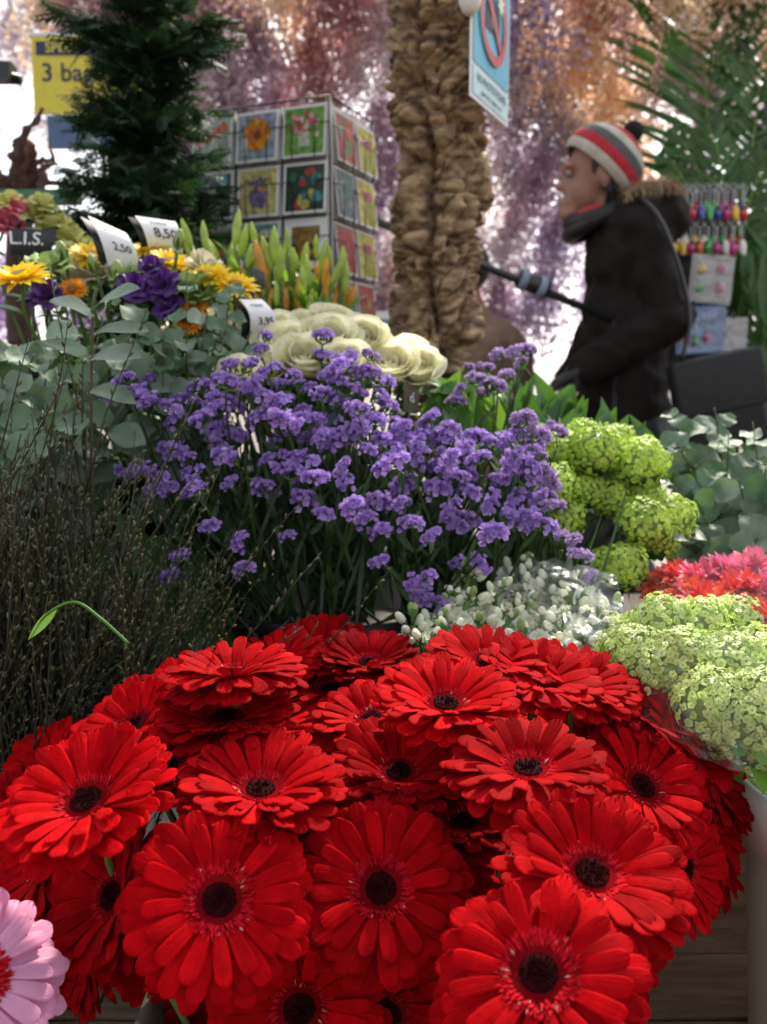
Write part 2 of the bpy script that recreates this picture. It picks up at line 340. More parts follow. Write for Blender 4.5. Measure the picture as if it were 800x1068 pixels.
# ---------------------------------------------------------------- red gerberas
def gerbera_meshes(seed, pm, droop, cup, scale3=1.0, dark=True):
    rr = random.Random(seed); b = MB()
    gv = [0, .0010, .0003, .0014, .0003, .0010, 0]
    rings = [(30, .34, 1.08, .232, .0 + cup, .45 + droop, 0), (27, .32, 1.02, .222, .15 + cup, .42 + droop, .003), (16, .34, .86, .18, .30 + cup, .40, .005)]
    for (n, r0, r1, wd, a0, bd, z0) in rings:
        off = rr.random() * 6
        for k in range(n):
            an = off + 2 * pi * (k + rr.uniform(-.22, .22)) / n
            L = (r1 - r0 * .7) * rr.uniform(.93, 1.05)
            v = blade(L * .05, wd * .05 * rr.uniform(.9, 1.12), 'strap', 10, 6, a0 + rr.uniform(-.08, .08), bd + rr.uniform(-.15, .2), cup=rr.uniform(-.05, .2), groove=[g_ * 1.1 for g_ in gv], tp=1.5)
            if rr.random() < .07: q_ = v[0]; q_[:, 2] += rr.uniform(-1, 1) * .25 * q_[:, 0] ** 2 / .05; q_[:, 1] += rr.uniform(-1, 1) * .2 * q_[:, 0] ** 2 / .05
            # a little sideways bend and twist
            q = v[0]; s = rr.uniform(-.12, .12); q[:, 1] += s * q[:, 0] ** 2 / .05
            tw = rr.uniform(-.35, .35); q[:, 2] += q[:, 1] * tw * q[:, 0] / .05
            b.add(v, 0, Rz(an) @ T(r0 * .7 * .05, 0, z0 - .003), tint=rr.random())
    me = b.mesh('petals', [pm])
    d = MB()
    d.add(lathe([(.0195, -.006), (.0190, .002), (.0150, .0035), (.0095, .0040), (.005, .0025), (.0005, .0015)], 24), 3, tint=0)
    d.add(lathe([(.0098, .0030), (.0080, .0052), (.0045, .0042), (.0004, .0036)], 20), 0, tint=.3)
    for k in range(90):   # inner fringe of small florets
        an = rr.random() * 2 * pi; r0 = rr.uniform(.0105, .0165)
        d.add(blade(rr.uniform(.0045, .0075), .0016, 'lance', 2, 1, rr.uniform(.5, 1.25), .5), 1, Rz(an) @ T(r0, 0, .0025), tint=rr.random())
    for k in range(150):  # pollen tips
        an = rr.random() * 2 * pi; r0 = rr.random() * .0045 + .0085
        h = rr.uniform(.0035, .0058)
        d.add(blade(h, .0005, 'lance', 1, 1, 1.3, 0), 2 if rr.random() < .45 else 1, Rz(an) @ T(r0, 0, .004))
    for k in range(90):   # tight dark centre
        an = rr.random() * 2 * pi; r0 = math.sqrt(rr.random()) * .009
        d.add(sphere((0, 0, 0), (.0006, .0006, .0014), 3, 5), 0, T(r0 * cos(an), r0 * sin(an), .0045), tint=rr.random())
    for k in range(420):   # wide ring of short red florets round the centre
        an = rr.random() * 2 * pi; r0 = rr.uniform(.0125, .0185)
        d.add(blade(rr.uniform(.003, .006), .0013, 'lance', 2, 1, rr.uniform(.7, 1.4), .6), 1 if rr.random() < .975 else 2, Rz(an) @ T(r0 - .001, 0, .0036), tint=rr.random() ** 2)
    dm = d.mesh('disc', [M_['reddisc'], M_['redfringe'], M_['pollen'], M_['discbase']])
    s = MB()
    for k in range(30): s.add(blade(.02, .004, 'lance', 3, 1, .1, -1.0), 0, Rz(2 * pi * k / 30) @ T(.003, 0, -.014) @ Ry(-.4))
    s.add(lathe([(.003, -.022), (.010, -.014), (.016, -.004), (.010, 0)], 16), 0)
    cm = s.mesh('calyx', [M_['stem']])
    return me, dm, cm
GV = [gerbera_meshes(11 + i, M_['red'], d, c) for i, (d, c) in enumerate([(.05, .12), (.10, .34), (.0, .48), (.15, .32), (.0, .54), (.18, .05), (-.08, .20), (.25, .40), (-.05, .42)])]
PINKV = gerbera_meshes(31, M_['pink'], .05, .0)
GG = 'red gerberas packed in the front container'
# px, py of the disc, radius in px, tilt away from viewer (deg), direction of tilt (deg, 90 = up), size m, variant, label
GER = [
 (228, 940, 100, 12, 70, .053, 0, 'big red gerbera facing the viewer with a black eye, lower left front'),
 (562, 1018, 116, 20, 100, .054, 0, 'nearest and largest red gerbera, front row right of centre at the bottom edge'),
 (397, 928, 92, 14, 80, .053, 0, 'red gerbera facing forward between the two largest front flowers'),
 (616, 915, 100, 38, 70, .053, 3, 'red gerbera tilted right, just above the nearest one'),
 (272, 828, 86, 56, 90, .052, 2, 'upward facing red gerbera right above the big lower left one'),
 (416, 808, 72, 46, 92, .050, 0, 'upward facing red gerbera in the very middle of the bunch'),
 (550, 806, 84, 56, 86, .051, 1, 'wide open red gerbera tilted up, middle right of the bunch'),
 (92, 838, 92, 46, 118, .053, 2, 'red gerbera tilted up and left at the left end of the bunch'),
 (465, 738, 74, 58, 88, .051, 2, 'red gerbera behind the middle one, just left of the white stock'),
 (338, 684, 52, 50, 90, .049, 0, 'topmost red gerbera at the back, below the statice stems'),
 (244, 706, 72, 74, 95, .050, 4, 'red gerbera seen almost edge on at the back left'),
 (635, 740, 58, 52, 60, .049, 0, 'red gerbera at the back right below the white stock flowers'),
 (668, 822, 74, 40, 45, .052, 3, 'red gerbera leaning right beside the green snowball heads'),
 (716, 775, 62, 56, 30, .048, 3, 'rightmost upper red gerbera touching the pale green heads'),
 (507, 694, 63, 62, 80, .048, 4, 'dark red gerbera at the back in front of the white stock'),
 (562, 712, 64, 60, 75, .048, 1, 'side lit red gerbera between two back right flowers'),
 (346, 722, 56, 66, 95, .048, 0, 'half hidden red gerbera just below the topmost one'),
 (388, 752, 64, 62, 105, .049, 2, 'half hidden red gerbera left above the middle one'),
 (277, 768, 60, 66, 95, .048, 4, 'red gerbera peeping over the upward facing left one'),
 (142, 760, 68, 60, 120, .049, 1, 'dark red gerbera at the left rim below the willow twigs'),
 (176, 804, 68, 56, 110, .049, 4, 'shaded red gerbera between the two left rim flowers'),
 (52, 806, 58, 58, 140, .048, 4, 'dusky red gerbera at the far left edge against the willow'),
 (738, 858, 62, 70, 10, .047, 1, 'red gerbera seen from its side above the white bucket rim'),
 (712, 905, 68, 68, 350, .047, 1, 'lowest right red gerbera seen from behind over the container'),
 (312, 1050, 96, 22, 270, .055, 3, 'shaded dark red gerbera at the bottom edge left of centre'),
 (120, 935, 84, 50, 170, .050, 4, 'dark red gerbera in shade left of the big front one'),
 (48, 900, 76, 60, 160, .050, 1, 'deeply shaded red gerbera under the left end flower'),
 (462, 905, 74, 64, 40, .050, 4, 'red gerbera with folded petals squeezed in the front centre gap'),
 (405, 1050, 92, 46, 250, .054, 1, 'red gerbera hanging low at the bottom centre'),
 (486, 862, 72, 55, 90, .048, 2, 'shadowed red gerbera down in the gap of the middle'),
 (150, 1000, 66, 64, 225, .048, 0, 'bright lower petals of a red gerbera at the bottom left over the container'),
 (236, 752, 72, 62, 95, .049, 1, 'red gerbera at the left just below the edge on one'),
 (468, 700, 50, 66, 90, .046, 2, 'dark red gerbera behind the one left of the white stock'),
 (606, 718, 60, 60, 70, .046, 2, 'small red gerbera on the upper right rim under the white stock'),
 (676, 750, 60, 62, 55, .046, 4, 'small red gerbera between the two upper right rim flowers'),
 (738, 812, 60, 62, 30, .047, 4, 'red gerbera brushing the pale snowball heads on the right rim'),
 (738, 892, 60, 70, 0, .046, 1, 'outermost right red gerbera below the bucket rim height'),
 (384, 694, 54, 62, 90, .047, 4, 'red gerbera at the back rim just right of the topmost one'),
 (290, 690, 52, 66, 100, .046, 2, 'red gerbera at the back rim just left of the topmost one'),
 (440, 700, 50, 66, 90, .046, 1, 'red gerbera at the back rim below the first stock flowers'),
 (205, 800, 62, 60, 100, .048, 2, 'red gerbera in the second row between left end and centre'),
 (480, 815, 66, 58, 85, .047, 4, 'red gerbera sunk between the very middle and the wide open one'),
 (100, 790, 58, 60, 115, .047, 4, 'red gerbera peeping out above the left end flower'),
 (620, 800, 60, 60, 75, .047, 2, 'red gerbera sunk right of the wide open one'),
 (410, 700, 50, 70, 90, .047, 3, 'small red gerbera sliver at the back centre'),
 (592, 770, 58, 62, 70, .048, 4, 'half buried red gerbera between the two right hand ones'),
 (188, 722, 58, 64, 115, .046, 2, 'furthest left back red gerbera under the twigs'),
 (340, 868, 66, 60, 85, .050, 4, 'shaded red gerbera behind the front forward facing pair'),
 (700, 850, 60, 62, 20, .047, 0, 'red gerbera tucked under the rightmost upper one'),
 (500, 772, 56, 62, 90, .046, 3, 'half hidden red gerbera under the wide open one'),
 (420, 770, 54, 64, 100, .046, 1, 'sunken red gerbera behind the very middle flower'),
 (218, 770, 54, 62, 110, .046, 2, 'red gerbera pressed between the two left back flowers'),
 (300, 700, 46, 66, 90, .045, 3, 'narrow red gerbera right of the edge on one at the back'),
 (540, 860, 66, 56, 85, .046, 0, 'dark red gerbera sunk between the wide open one and the tilted right one'),
 (640, 985, 84, 62, 330, .047, 4, 'low red gerbera bending over the container edge at the right'),
 (235, 1030, 80, 58, 260, .050, 2, 'shaded red gerbera under the big lower left one'),
 (478, 1005, 74, 50, 110, .050, 0, 'dark red gerbera behind the left side of the nearest one'),
 (20, 860, 60, 60, 170, .047, 2, 'red gerbera cut by the left picture edge'),
 (330, 800, 60, 60, 90, .046, 1, 'dark red gerbera sunk left of the very middle one'),
 (90, 990, 66, 66, 200, .046, 3, 'lowest left shaded red gerbera above the pink petals'),
]
def gerbera(px, py, rp, tilt, dirn, rad, var, label, group, V, base, name='gerbera'):
    Y0 = FPX * rad / rp
    rad *= 1.05; c = P(px, py, Y0); tocam = nrm(CAM - c); r_ = nrm(np.cross(tocam, (0, 0, 1))) * -1; u_ = np.cross(tocam, r_)
    u_ = u_ if u_[2] > 0 else -u_; r_ = RT - tocam * tocam[0]; r_ = nrm(r_)
    ax = r_ * cos(R(dirn)) + u_ * sin(R(dirn)); n = tocam * cos(R(tilt)) + ax * sin(R(tilt))
    M = frameZ(c, n, rad / .05, rnd.random() * 6)
    t = thing(name, base, label, 'flower', group)
    link('petals', V[0], t, M); link('disc', V[1], t, M); link('calyx', V[2], t, M)
    b0 = c - n * .02 * rad / .05; k1 = b0 - nrm(n) * .05; down = np.asarray(base, float)
    b = MB(); b.add(tube(curve([b0, k1 - np.array([0, 0, .03]), (k1 * .4 + down * .6) - np.array([0, 0, .03]), down], 6), .0028, 7)); obj('stem', b, M_['stem'], t)
    return t
for i, (px, py, rp, ti, di, rad, va, lab) in enumerate(GER):
    a = i * 2.4; base = (.01 + .07 * cos(a), .62 + .06 * sin(a), .425)
    gerbera(px, py, rp, ti, di, rad, va, lab, GG, GV[(0, 5, 6)[i % 3] if va == 0 and ti < 30 else (va, (va + 3) % 4 + 1, 7, 8)[i % 4] if ti >= 30 else va], base)
gerbera(-32, 1022, 104, 25, 60, .053, 0, 'pale pink gerbera cut off at the lower left corner', None, PINKV, (-.26, .46, .42))

# gerbera container: tall rectangular smoky plastic box, open at the top
def rect_container():
    t = thing('flower_container', (.0, .60, .40), 'smoky grey tapered plastic container under the red gerberas', 'container')
    b = MB(); cx, cy = .0, .63
    def ring(hx, hy, z, r=.03, n=5):
        pts = []
        for sx, sy, a in ((1, 1, 0), (-1, 1, 90), (-1, -1, 180), (1, -1, 270)):
            for k in range(n + 1):
                th = R(a + 90 * k / n); pts.append((cx + sx * (hx - r) + r * cos(th), cy + sy * (hy - r) + r * sin(th), z))
        return pts
    rings = [ring(.13, .08, .401), ring(.160, .10, .595), ring(.168, .108, .595), ring(.168, .108, .612), ring(.155, .095, .612), ring(.125, .075, .41)]
    n = len(rings[0]); v = [p for r_ in rings for p in r_]
    f = [(i * n + k, i * n + (k + 1) % n, (i + 1) * n + (k + 1) % n, (i + 1) * n + k) for i in range(len(rings) - 1) for k in range(n)] + [tuple((len(rings) - 1) * n + k for k in range(n)), tuple(range(n - 1, -1, -1))]
    b.add((np.array(v), f)); obj('container_body', b, M_['plasticgrey'], t)
rect_container()
# white bucket at the right
def white_bucket():
    c = np.array([.462, .78, .40]); zt = P(780, 858, .70)[2]; h = zt - .40
    t = thing('flower_bucket', c, 'white plastic bucket with a thick rim at the lower right', 'bucket')
    r = .150; b = MB()
    b.add(lathe([(.001, 0), (r * .74, 0), (r * .80, h * .48), (r * .84, h * .50), (r * .88, h - .056), (r * .89, h - .054), (r + .001, h - .050), (r + .004, h - .006), (r, h), (r - .006, h), (r - .012, h - .02), (r * .80, .01), (.001, .01)], 64), M=T(c)); obj('bucket_body', b, M_['plasticwhite'], t)
    b = MB(); b.add(disc(r * .84, 32, z=h * .6), M=T(c)); obj('water', b, M_['plasticblack'], t)
    return c, h
WB, WBH = white_bucket()
# tan crate side seen between container and bucket
cr = thing('wooden_crate', (.62, 1.0, .40), 'tan wooden crate panel standing behind the white bucket', 'crate')
b = MB(); b.add(box(.25, 1.0, .985, 1.0, .402, .66)); obj('side_panel', b, M_['wood'], cr, False)
for x in (.255, .97):
    b = MB(); b.add(box(x, x + .025, .955, .984, .402, .67)); obj('corner_post', b, M_['wood'], cr, False)

# ---------------------------------------------------------------- willow twigs
def twig_mesh(seed):
    rr = random.Random(seed); b = MB(); H = .60
    def branch(p0, d, L, r, lvl):
        pts = [np.array(p0, float)]; d = nrm(d)
        n = max(4, int(L / .035))
        for i in range(n):
            d = nrm(d + np.array([rr.gauss(0, .05), rr.gauss(0, .05), .03])); pts.append(pts[-1] + d * L / n)
        b.add(tube(pts, [r * (1 - .65 * i / n) for i in range(n + 1)], 5), 0)
        s = .012
        while s < L - .004:
            i = min(n - 1, int(s / L * n)); p = pts[i] + (pts[i + 1] - pts[i]) * (s / L * n - i); dd = nrm(pts[i + 1] - pts[i])
            side = nrm(np.cross(dd, (rr.gauss(0, 1), rr.gauss(0, 1), .2)))
            if s > L * (.12 if lvl else .25): b.add(sphere((0, 0, 0), (.0013, .0013, .0034), 4, 5), 1, frameZ(p + side * (r * .8 + .0012) + dd * .002, dd * .8 + side * .45, rr.uniform(.8, 1.3)))
            s += rr.uniform(.011, .02)
        if lvl == 0:
            for k in range(rr.randint(3, 5)):
                i = rr.randint(int(n * .3), n - 2); a = rr.random() * 6.28
                branch(pts[i], nrm(pts[i + 1] - pts[i]) + .3 * np.array([cos(a), sin(a), 0]), L * rr.uniform(.2, .4), r * .6, 1)
    branch((0, 0, 0), (rr.gauss(0, .05), rr.gauss(0, .05), 1), H, .0022, 0)
    return b.mesh('twig', [M_['twig'], M_['wbud']])
TW = [twig_mesh(50 + i) for i in range(8)]
def twig_bunch(base, targets, label):
    t = thing('willow_bunch', base, label, 'twigs')
    for i, q in enumerate(targets):
        p0 = np.array(base) + np.array([rnd.gauss(0, .035), rnd.gauss(0, .03), 0]); d = q - p0
        link('twig', TW[i % 8], t, frameZ(p0, d, np.linalg.norm(d) / .60, rnd.random() * 6))
tg = []
for i in range(190):
    px = rnd.uniform(-60, 200); top = 485 + max(0, px - 60) * .8 + rnd.uniform(-20, 260) * rnd.random() ** .5
    if px < 60: top -= 40
    tg.append(P(px, top, rnd.uniform(.86, 1.06)))
twig_bunch((-.46, .86, .43), tg[:95], 'dense bunch of dark willow twigs with small grey buds, left part against the edge')
twig_bunch((-.36, .88, .43), tg[95:] , 'dense bunch of dark willow twigs with small buds, directly behind the left gerberas')
twig_bunch((-.34, .86, .43), [P(*q) for q in [(72, 440, .9), (190, 380, .98), (235, 520, .9), (95, 470, .86), (150, 500, .9), (325, 640, .86), (210, 610, .84), (230, 640, .82), (5, 440, .85)]], 'few taller loose willow twigs rising above the dense bunches')
leafy = [(-20, 560, 1.15), (20, 520, 1.15), (60, 540, 1.15), (100, 520, 1.15), (140, 540, 1.12), (180, 560, 1.12), (0, 610, 1.1), (60, 600, 1.1), (120, 600, 1.1), (170, 620, 1.1), (200, 600, 1.1)]
# fresh green blade caught in the twigs
t = thing('grass_stem', P(30, 690, .68), 'bent bright green stem caught in the willow twigs', 'stem')
b = MB(); b.add(tube(curve([P(32, 664, .68), P(50, 640, .67), P(78, 628, .66), P(105, 645, .655), P(134, 671, .65)], 8), [.0007] * 8 + [.0011] * 25, 6)); obj('stalk', b, M_['limeleaf'], t)
b = MB(); b.add(blade(.035, .008, 'lance', 6, 2, 0, .3), 0, frame(P(60, 634, .672), P(30, 662, .67) - P(60, 634, .672), (0, -1, .5))); obj('leaf', b, M_['limeleaf'], t)

# ---------------------------------------------------------------- statice
def floret_ruffle(rr, r=.0042):
    """a small papery funnel with a crinkled rim"""
    n = 10; v = [(0, 0, -.004)]; f = []
    for k in range(n):
        a = 2 * pi * k / n; q = r * (.55 + rr.uniform(-.05, .1)); v.append((q * cos(a), q * sin(a), .0005))
    for k in range(n):
        a = 2 * pi * k / n; q = r * (1.0 + (.18 if k % 2 else -.12)); v.append((q * cos(a), q * sin(a), .0022 + rr.uniform(-.001, .001)))
    for k in range(n):
        f.append((0, 1 + k, 1 + (k + 1) % n)); f.append((1 + k, 1 + n + k, 1 + n + (k + 1) % n, 1 + (k + 1) % n))
    return np.array(v), f
def statice_cluster(seed, pm):
    rr = random.Random(seed); b = MB(); L = rr.uniform(.026, .042)
    N = int(26 + L * 500)
    for k in range(N):     # crest: a curved one-sided comb of florets on top of a short rachis
        s = rr.uniform(-1, 1); e = math.sqrt(1 - s * s * .8)
        x = s * L / 2; y = rr.gauss(0, .0048) * e; z = .010 * e + rr.uniform(-.004, .004) - abs(y) * .6
        b.add(floret_ruffle(rr, rr.uniform(.003, .0046)), 0, frameZ((x, y, z), (s * .7 + rr.gauss(0, .25), y * 90 + rr.gauss(0, .25), 1)))
    for k in range(16):
        s = rr.uniform(-1, 1); b.add(blade(.012, .004, 'lance', 2, 1, .9, -.3), 1, T(s * L * .4, 0, -.006) @ Rz(rr.random() * 6.3))
    b.add(tube([(-L * .4, 0, -.002), (0, 0, -.008), (L * .4, 0, -.002)], .0015, 5), 1); b.add(tube([(0, 0, -.007), (.002, 0, -.03)], .0012, 5), 1)
    return b.mesh('flower_cluster', [pm, M_['stem']])
SC = [statice_cluster(70 + i, M_['purple']) for i in range(7)]; SP = [statice_cluster(90 + i, M_['palepurple']) for i in range(4)]
def statice_bunch(base, pts, label, meshes, depth, leafn=60):
    t = thing('statice_bunch', base, label, 'flowers', 'statice bunches in the middle')
    base = np.array(base); sb = MB(); lb = MB()
    for (px, py) in pts:
        if len(pts) > 20 and rnd.random() < .02: continue
        Y = depth(px, py) + rnd.gauss(0, .03); q = P(px, py, Y)
        out = nrm(q - base) + np.array([rnd.gauss(0, .4), -.45 + rnd.gauss(0, .3), rnd.gauss(.1, .25)])
        M = frameZ(q, out, rnd.uniform(.55, 1.05), rnd.uniform(-1.1, 1.1))
        link('flower_cluster', rnd.choice(meshes), t, M)
        mid = base * .45 + q * .55 + np.array([rnd.gauss(0, .02), .03 + rnd.gauss(0, .02), -.03])
        p0 = base + np.array([rnd.gauss(0, .025), rnd.gauss(0, .025), 0]); e = q - nrm(out) * .025
        cv = curve([p0, mid, e], 7); sb.add(tube(cv, [.0022 - .0011 * i / (len(cv) - 1) for i in range(len(cv))], 6))
        for k in range(4):   # winged stem leaves
            i = rnd.randint(4, len(cv) - 2); a = rnd.random() * 6.28
            lb.add(blade(rnd.uniform(.02, .05), rnd.uniform(.004, .008), 'lance', 4, 1, 0, .5), 0, frame(cv[i], (cos(a) * .7, sin(a) * .7, .8), (0, -1, .4)))
    for k in range(leafn):
        a = rnd.random() * 6.28; p0 = base + np.array([rnd.gauss(0, .06), rnd.gauss(0, .05), rnd.uniform(0, .12)])
        lb.add(blade(rnd.uniform(.07, .20), rnd.uniform(.003, .006), 'lance', 6, 2, 0, rnd.uniform(.1, .7), cup=.3), 0, frame(p0, (cos(a) * .35, sin(a) * .35 - .15, 1), (0, -1, .3)))
    obj('stems', sb, M_['darkstem'], t); obj('foliage', lb, M_['deepleaf'], t)
dep = lambda px, py: 1.13 - (py - 370) / 260 * .17
A = [(241, 424), (263, 403), (272, 365), (222, 446), (128, 495), (165, 495), (202, 493), (181, 470), (142, 410), (177, 402), (132, 397), (194, 421), (220, 549), (190, 582), (177, 602), (255, 594), (251, 566), (160, 512), (150, 492), (230, 470), (250, 455), (264, 440), (210, 440), (185, 440), (205, 515), (240, 505), (155, 400), (280, 390), (235, 400), (262, 380), (208, 405), (222, 418), (280, 420)]
B = [(320, 377), (386, 372), (393, 396), (334, 405), (405, 427), (320, 441), (348, 467), (301, 481), (367, 529), (339, 538), (301, 560), (358, 489), (290, 460), (300, 420), (310, 400), (350, 420), (375, 410), (340, 440), (372, 450), (385, 470), (330, 500), (280, 480), (275, 510), (305, 455), (355, 385), (390, 440), (360, 505), (315, 520), (395, 415), (285, 440), (320, 480), (340, 375), (300, 385), (330, 455), (346, 392), (362, 432), (298, 440), (378, 388), (292, 402), (345, 455)]
D = [(420, 453), (448, 439), (472, 448), (498, 458), (410, 486), (424, 500), (457, 510), (486, 496), (524, 500), (562, 519), (548, 458), (514, 462), (486, 543), (514, 557), (429, 548), (381, 543), (438, 605), (448, 626), (479, 588), (396, 586), (396, 524), (440, 480), (470, 480), (500, 480), (535, 480), (555, 490), (540, 520), (510, 525), (470, 530), (450, 560), (420, 520), (560, 545), (535, 545), (490, 515), (430, 460), (405, 465), (526, 462), (500, 588), (555, 470), (460, 462), (485, 470), (412, 440), (545, 500), (530, 530), (455, 490)]
for L_ in (A, B, D): L_ += [(x + rnd.gauss(0, 12), y + rnd.gauss(0, 9)) for x, y in rnd.sample(L_, 26) if y < 545]
statice_bunch((-.14, 1.15, .74), A, 'purple statice bunch at the left, overlapping the eucalyptus leaves', SC, dep)
statice_bunch((-.05, 1.17, .74), B, 'tallest and densest purple statice bunch below the cream roses', SC, dep)
statice_bunch((.05, 1.17, .74), D, 'purple statice bunch spreading right above the white stock', SC, dep)
statice_bunch((.13, 1.25, .76), [(505, 385), (540, 368), (520, 372), (480, 408), (528, 392), (498, 398), (545, 380), (475, 422), (515, 405), (488, 385), (535, 372), (552, 366), (505, 412)], 'pale lilac statice sprig in front of the cork trunk foot', SP, lambda x, y: 1.25, 10)
statice_bunch((.17, 1.12, .72), [(586, 560), (604, 580), (612, 600), (598, 565), (580, 450), (560, 455), (570, 500), (545, 440), (565, 478), (575, 530)], 'pale lilac statice sprig drooping beside the lime snowball flowers', SP, lambda x, y: 1.02, 8)

# ---------------------------------------------------------------- eucalyptus
def euc_branch(b, pts, leaf=(.055, .045), gap=.035, r=.002, rr=rnd, start=.25, face=None):
    cv = curve(pts, 10); n = len(cv); b.add(tube(cv, [r * (1 - .6 * i / n) for i in range(n)], 6), 1)
    seg = np.linalg.norm(np.diff(cv, axis=0), axis=1); L = seg.sum(); s = L * start; k = 0
    while s < L:
        a = 0; i = 0
        while i < n - 2 and a + seg[i] < s: a += seg[i]; i += 1
        p = cv[i] + (cv[i + 1] - cv[i]) * min(1, (s - a) / seg[i]); d = nrm(cv[i + 1] - cv[i])
        th = k * pi / 2 + rr.uniform(-.4, .4); h = nrm(np.cross(d, (.2, 1, .1))); v_ = np.cross(d, h)
        for q in (0, pi):
            side = h * cos(th + q) + v_ * sin(th + q)
            sz = (1 - .45 * (s / L) ** 2) * rr.uniform(.8, 1.15)
            b.add(blade(leaf[0] * sz, leaf[1] * sz, 'round' if rr.random() < .6 else 'ovate', 7, 4, 0, rr.uniform(-.2, 1.1), cup=rr.uniform(-.1, .4), wave=.003, ph=rr.random() * 6), 0,
                  frame(p, side + d * rr.uniform(.1, .7), d * .8 - np.array([0, .5, 0])))
        s += gap * rr.uniform(.8, 1.2); k += 1
def euc_bunch(base, tips, label, leaf=(.055, .045), gap=.034, extra=None):
    t = thing('eucalyptus_bunch', base, label, 'eucalyptus', 'eucalyptus bunches')
    for (px, py, Y) in tips:
        q = P(px, py, Y); b0 = np.array(base) + np.array([rnd.gauss(0, .03), rnd.gauss(0, .03), 0])
        m = b0 * .5 + q * .5 + np.array([0, rnd.gauss(.02, .02), -.02]); b = MB()
        euc_branch(b, [b0, m, q], leaf, gap); obj('branch', b, [M_['euc'], M_['eucstem']], t)
    if extra: extra(t)
def bigleaves(t):
    b = MB()
    st = P(97, 330, .98)
    for (x0, y0, x1, y1, w_) in [(98, 322, 138, 298, .042), (98, 328, 58, 312, .036), (100, 346, 148, 340, .030), (97, 372, 44, 355, .030), (96, 405, 136, 415, .028), (97, 372, 140, 368, .04)]:
        p, q = P(x0, y0, .98), P(x1, y1, .95); L = np.linalg.norm(q - p) * 1.12
        b.add(blade(L, w_, 'ovate', 8, 4, .15, .45, cup=.15, wave=.001), 0, frame(p, q - p, (0.1, -.55, .8)))
    b.add(tube(curve([P(98, 560, 1.05), P(95, 450, 1.0), st, P(101, 300, .98)], 8), .0018, 6), 1)
    obj('branch', b, [M_['euc'], M_['eucstem']], t)
euc_bunch((-.60, 1.22, .72), [(35, 370, 1.0), (5, 400, .95), (30, 440, .95), (70, 420, 1.0), (110, 385, 1.08), (150, 330, 1.12), (180, 360, 1.12), (10, 460, .9), (-20, 360, 1.0), (60, 350, 1.1), (130, 420, 1.05)], 'silvery round leaved eucalyptus bunch at the left edge with two broad pale leaves on top', extra=bigleaves, leaf=(.066, .054), gap=.038)
euc_bunch((-.30, 1.30, .80), [(195, 280, 1.15), (240, 305, 1.2), (215, 330, 1.15), (170, 345, 1.1), (235, 350, 1.15), (262, 345, 1.2), (120, 350, 1.12)], 'eucalyptus sprigs standing among the yellow sunflowers and statice', (.045, .038), .032)
euc_bunch((.58, 1.34, .74), [(700, 430, 1.35), (745, 425, 1.4), (785, 440, 1.3), (770, 500, 1.2), (720, 490, 1.25), (800, 480, 1.25), (760, 450, 1.3), (735, 540, 1.2), (790, 560, 1.15), (820, 520, 1.2), (705, 460, 1.32), (760, 570, 1.15), (725, 520, 1.2), (790, 530, 1.2), (745, 590, 1.15), (700, 560, 1.2)], 'dusty green eucalyptus bunch at the right edge above the pink flowers', (.06, .052), .032)

# ---------------------------------------------------------------- snowball flowers (viburnum)
def ball_mesh(seed, pm, R0=.034):
    rr = random.Random(seed); b = MB(); n = 320
    for k in range(n):
        z = 1 - 1.75 * (k + .5) / n; a = k * 2.39996 + rr.uniform(-.2, .2); q = math.sqrt(max(0, 1 - z * z)); rad = R0 * rr.uniform(.88, 1.10) * (1 + .07 * sin(3 * a + 4 * z))
        d = np.array([q * cos(a), q * sin(a), z]); t0 = rr.random()
        M = frameZ(d * rad, d + np.array([rr.gauss(0, .25), rr.gauss(0, .25), rr.gauss(0, .25)]), rr.uniform(.8, 1.15), rr.random() * 6)
        for j in range(5):
            b.add(blade(.0044, .0046, 'round', 3, 2, rr.uniform(.3, .9), .9, cup=-.15), 0, M @ Rz(j * 2 * pi / 5), tint=min(1, max(0, t0 + rr.uniform(-.2, .2))))
        b.add(sphere((0, 0, .0006), .0009, 3, 4), 1, M)
    b.add(sphere((0, 0, -.002), R0 * .8, 8, 12), 1, tint=.9); b.add(tube([(0, 0, -R0 * .7), (0, .003, -R0 * 2)], .002, 6), 1)
    return b.mesh('flower_head', [pm, M_['bud']])
VL = [ball_mesh(120 + i, M_['lime']) for i in range(3)]; VP = [ball_mesh(130 + i, M_['palelime']) for i in range(3)]
def snowball_bunch(base, heads, meshes, label, leaves=30, lm='leaf', extra=None):
    t = thing('snowball_bunch', base, label, 'flowers', 'green snowball flower bunches')
    base = np.array(base); sb = MB(); lb = MB()
    for (px, py, Y, s) in heads:
        q = P(px, py, Y); up = nrm(q - base) + np.array([0, -.4, .5]); M = frameZ(q, up + np.array([rnd.gauss(0, .3), rnd.gauss(0, .2), 0]), s * rnd.uniform(.82, .98), rnd.random() * 6) @ S(1, 1, rnd.uniform(.8, .95))
        link('flower_head', rnd.choice(meshes), t, M)
        sb.add(tube(curve([base, base * .5 + q * .5 + np.array([0, .03, 0]), q - nrm(up) * .03], 6), .0025, 6))
        for k in range(3):
            a = rnd.random() * 6.28; lb.add(blade(rnd.uniform(.04, .07), rnd.uniform(.025, .04), 'ovate', 6, 4, .3, .9, cup=.2, wave=.002, ph=a), 0, frame(q - nrm(up) * .03, (cos(a), sin(a) - .5, .3), (0, -.3, 1)))
    obj('stems', sb, M_['stem'], t); obj('leaves', lb, M_[lm], t)
    if extra: extra(t)
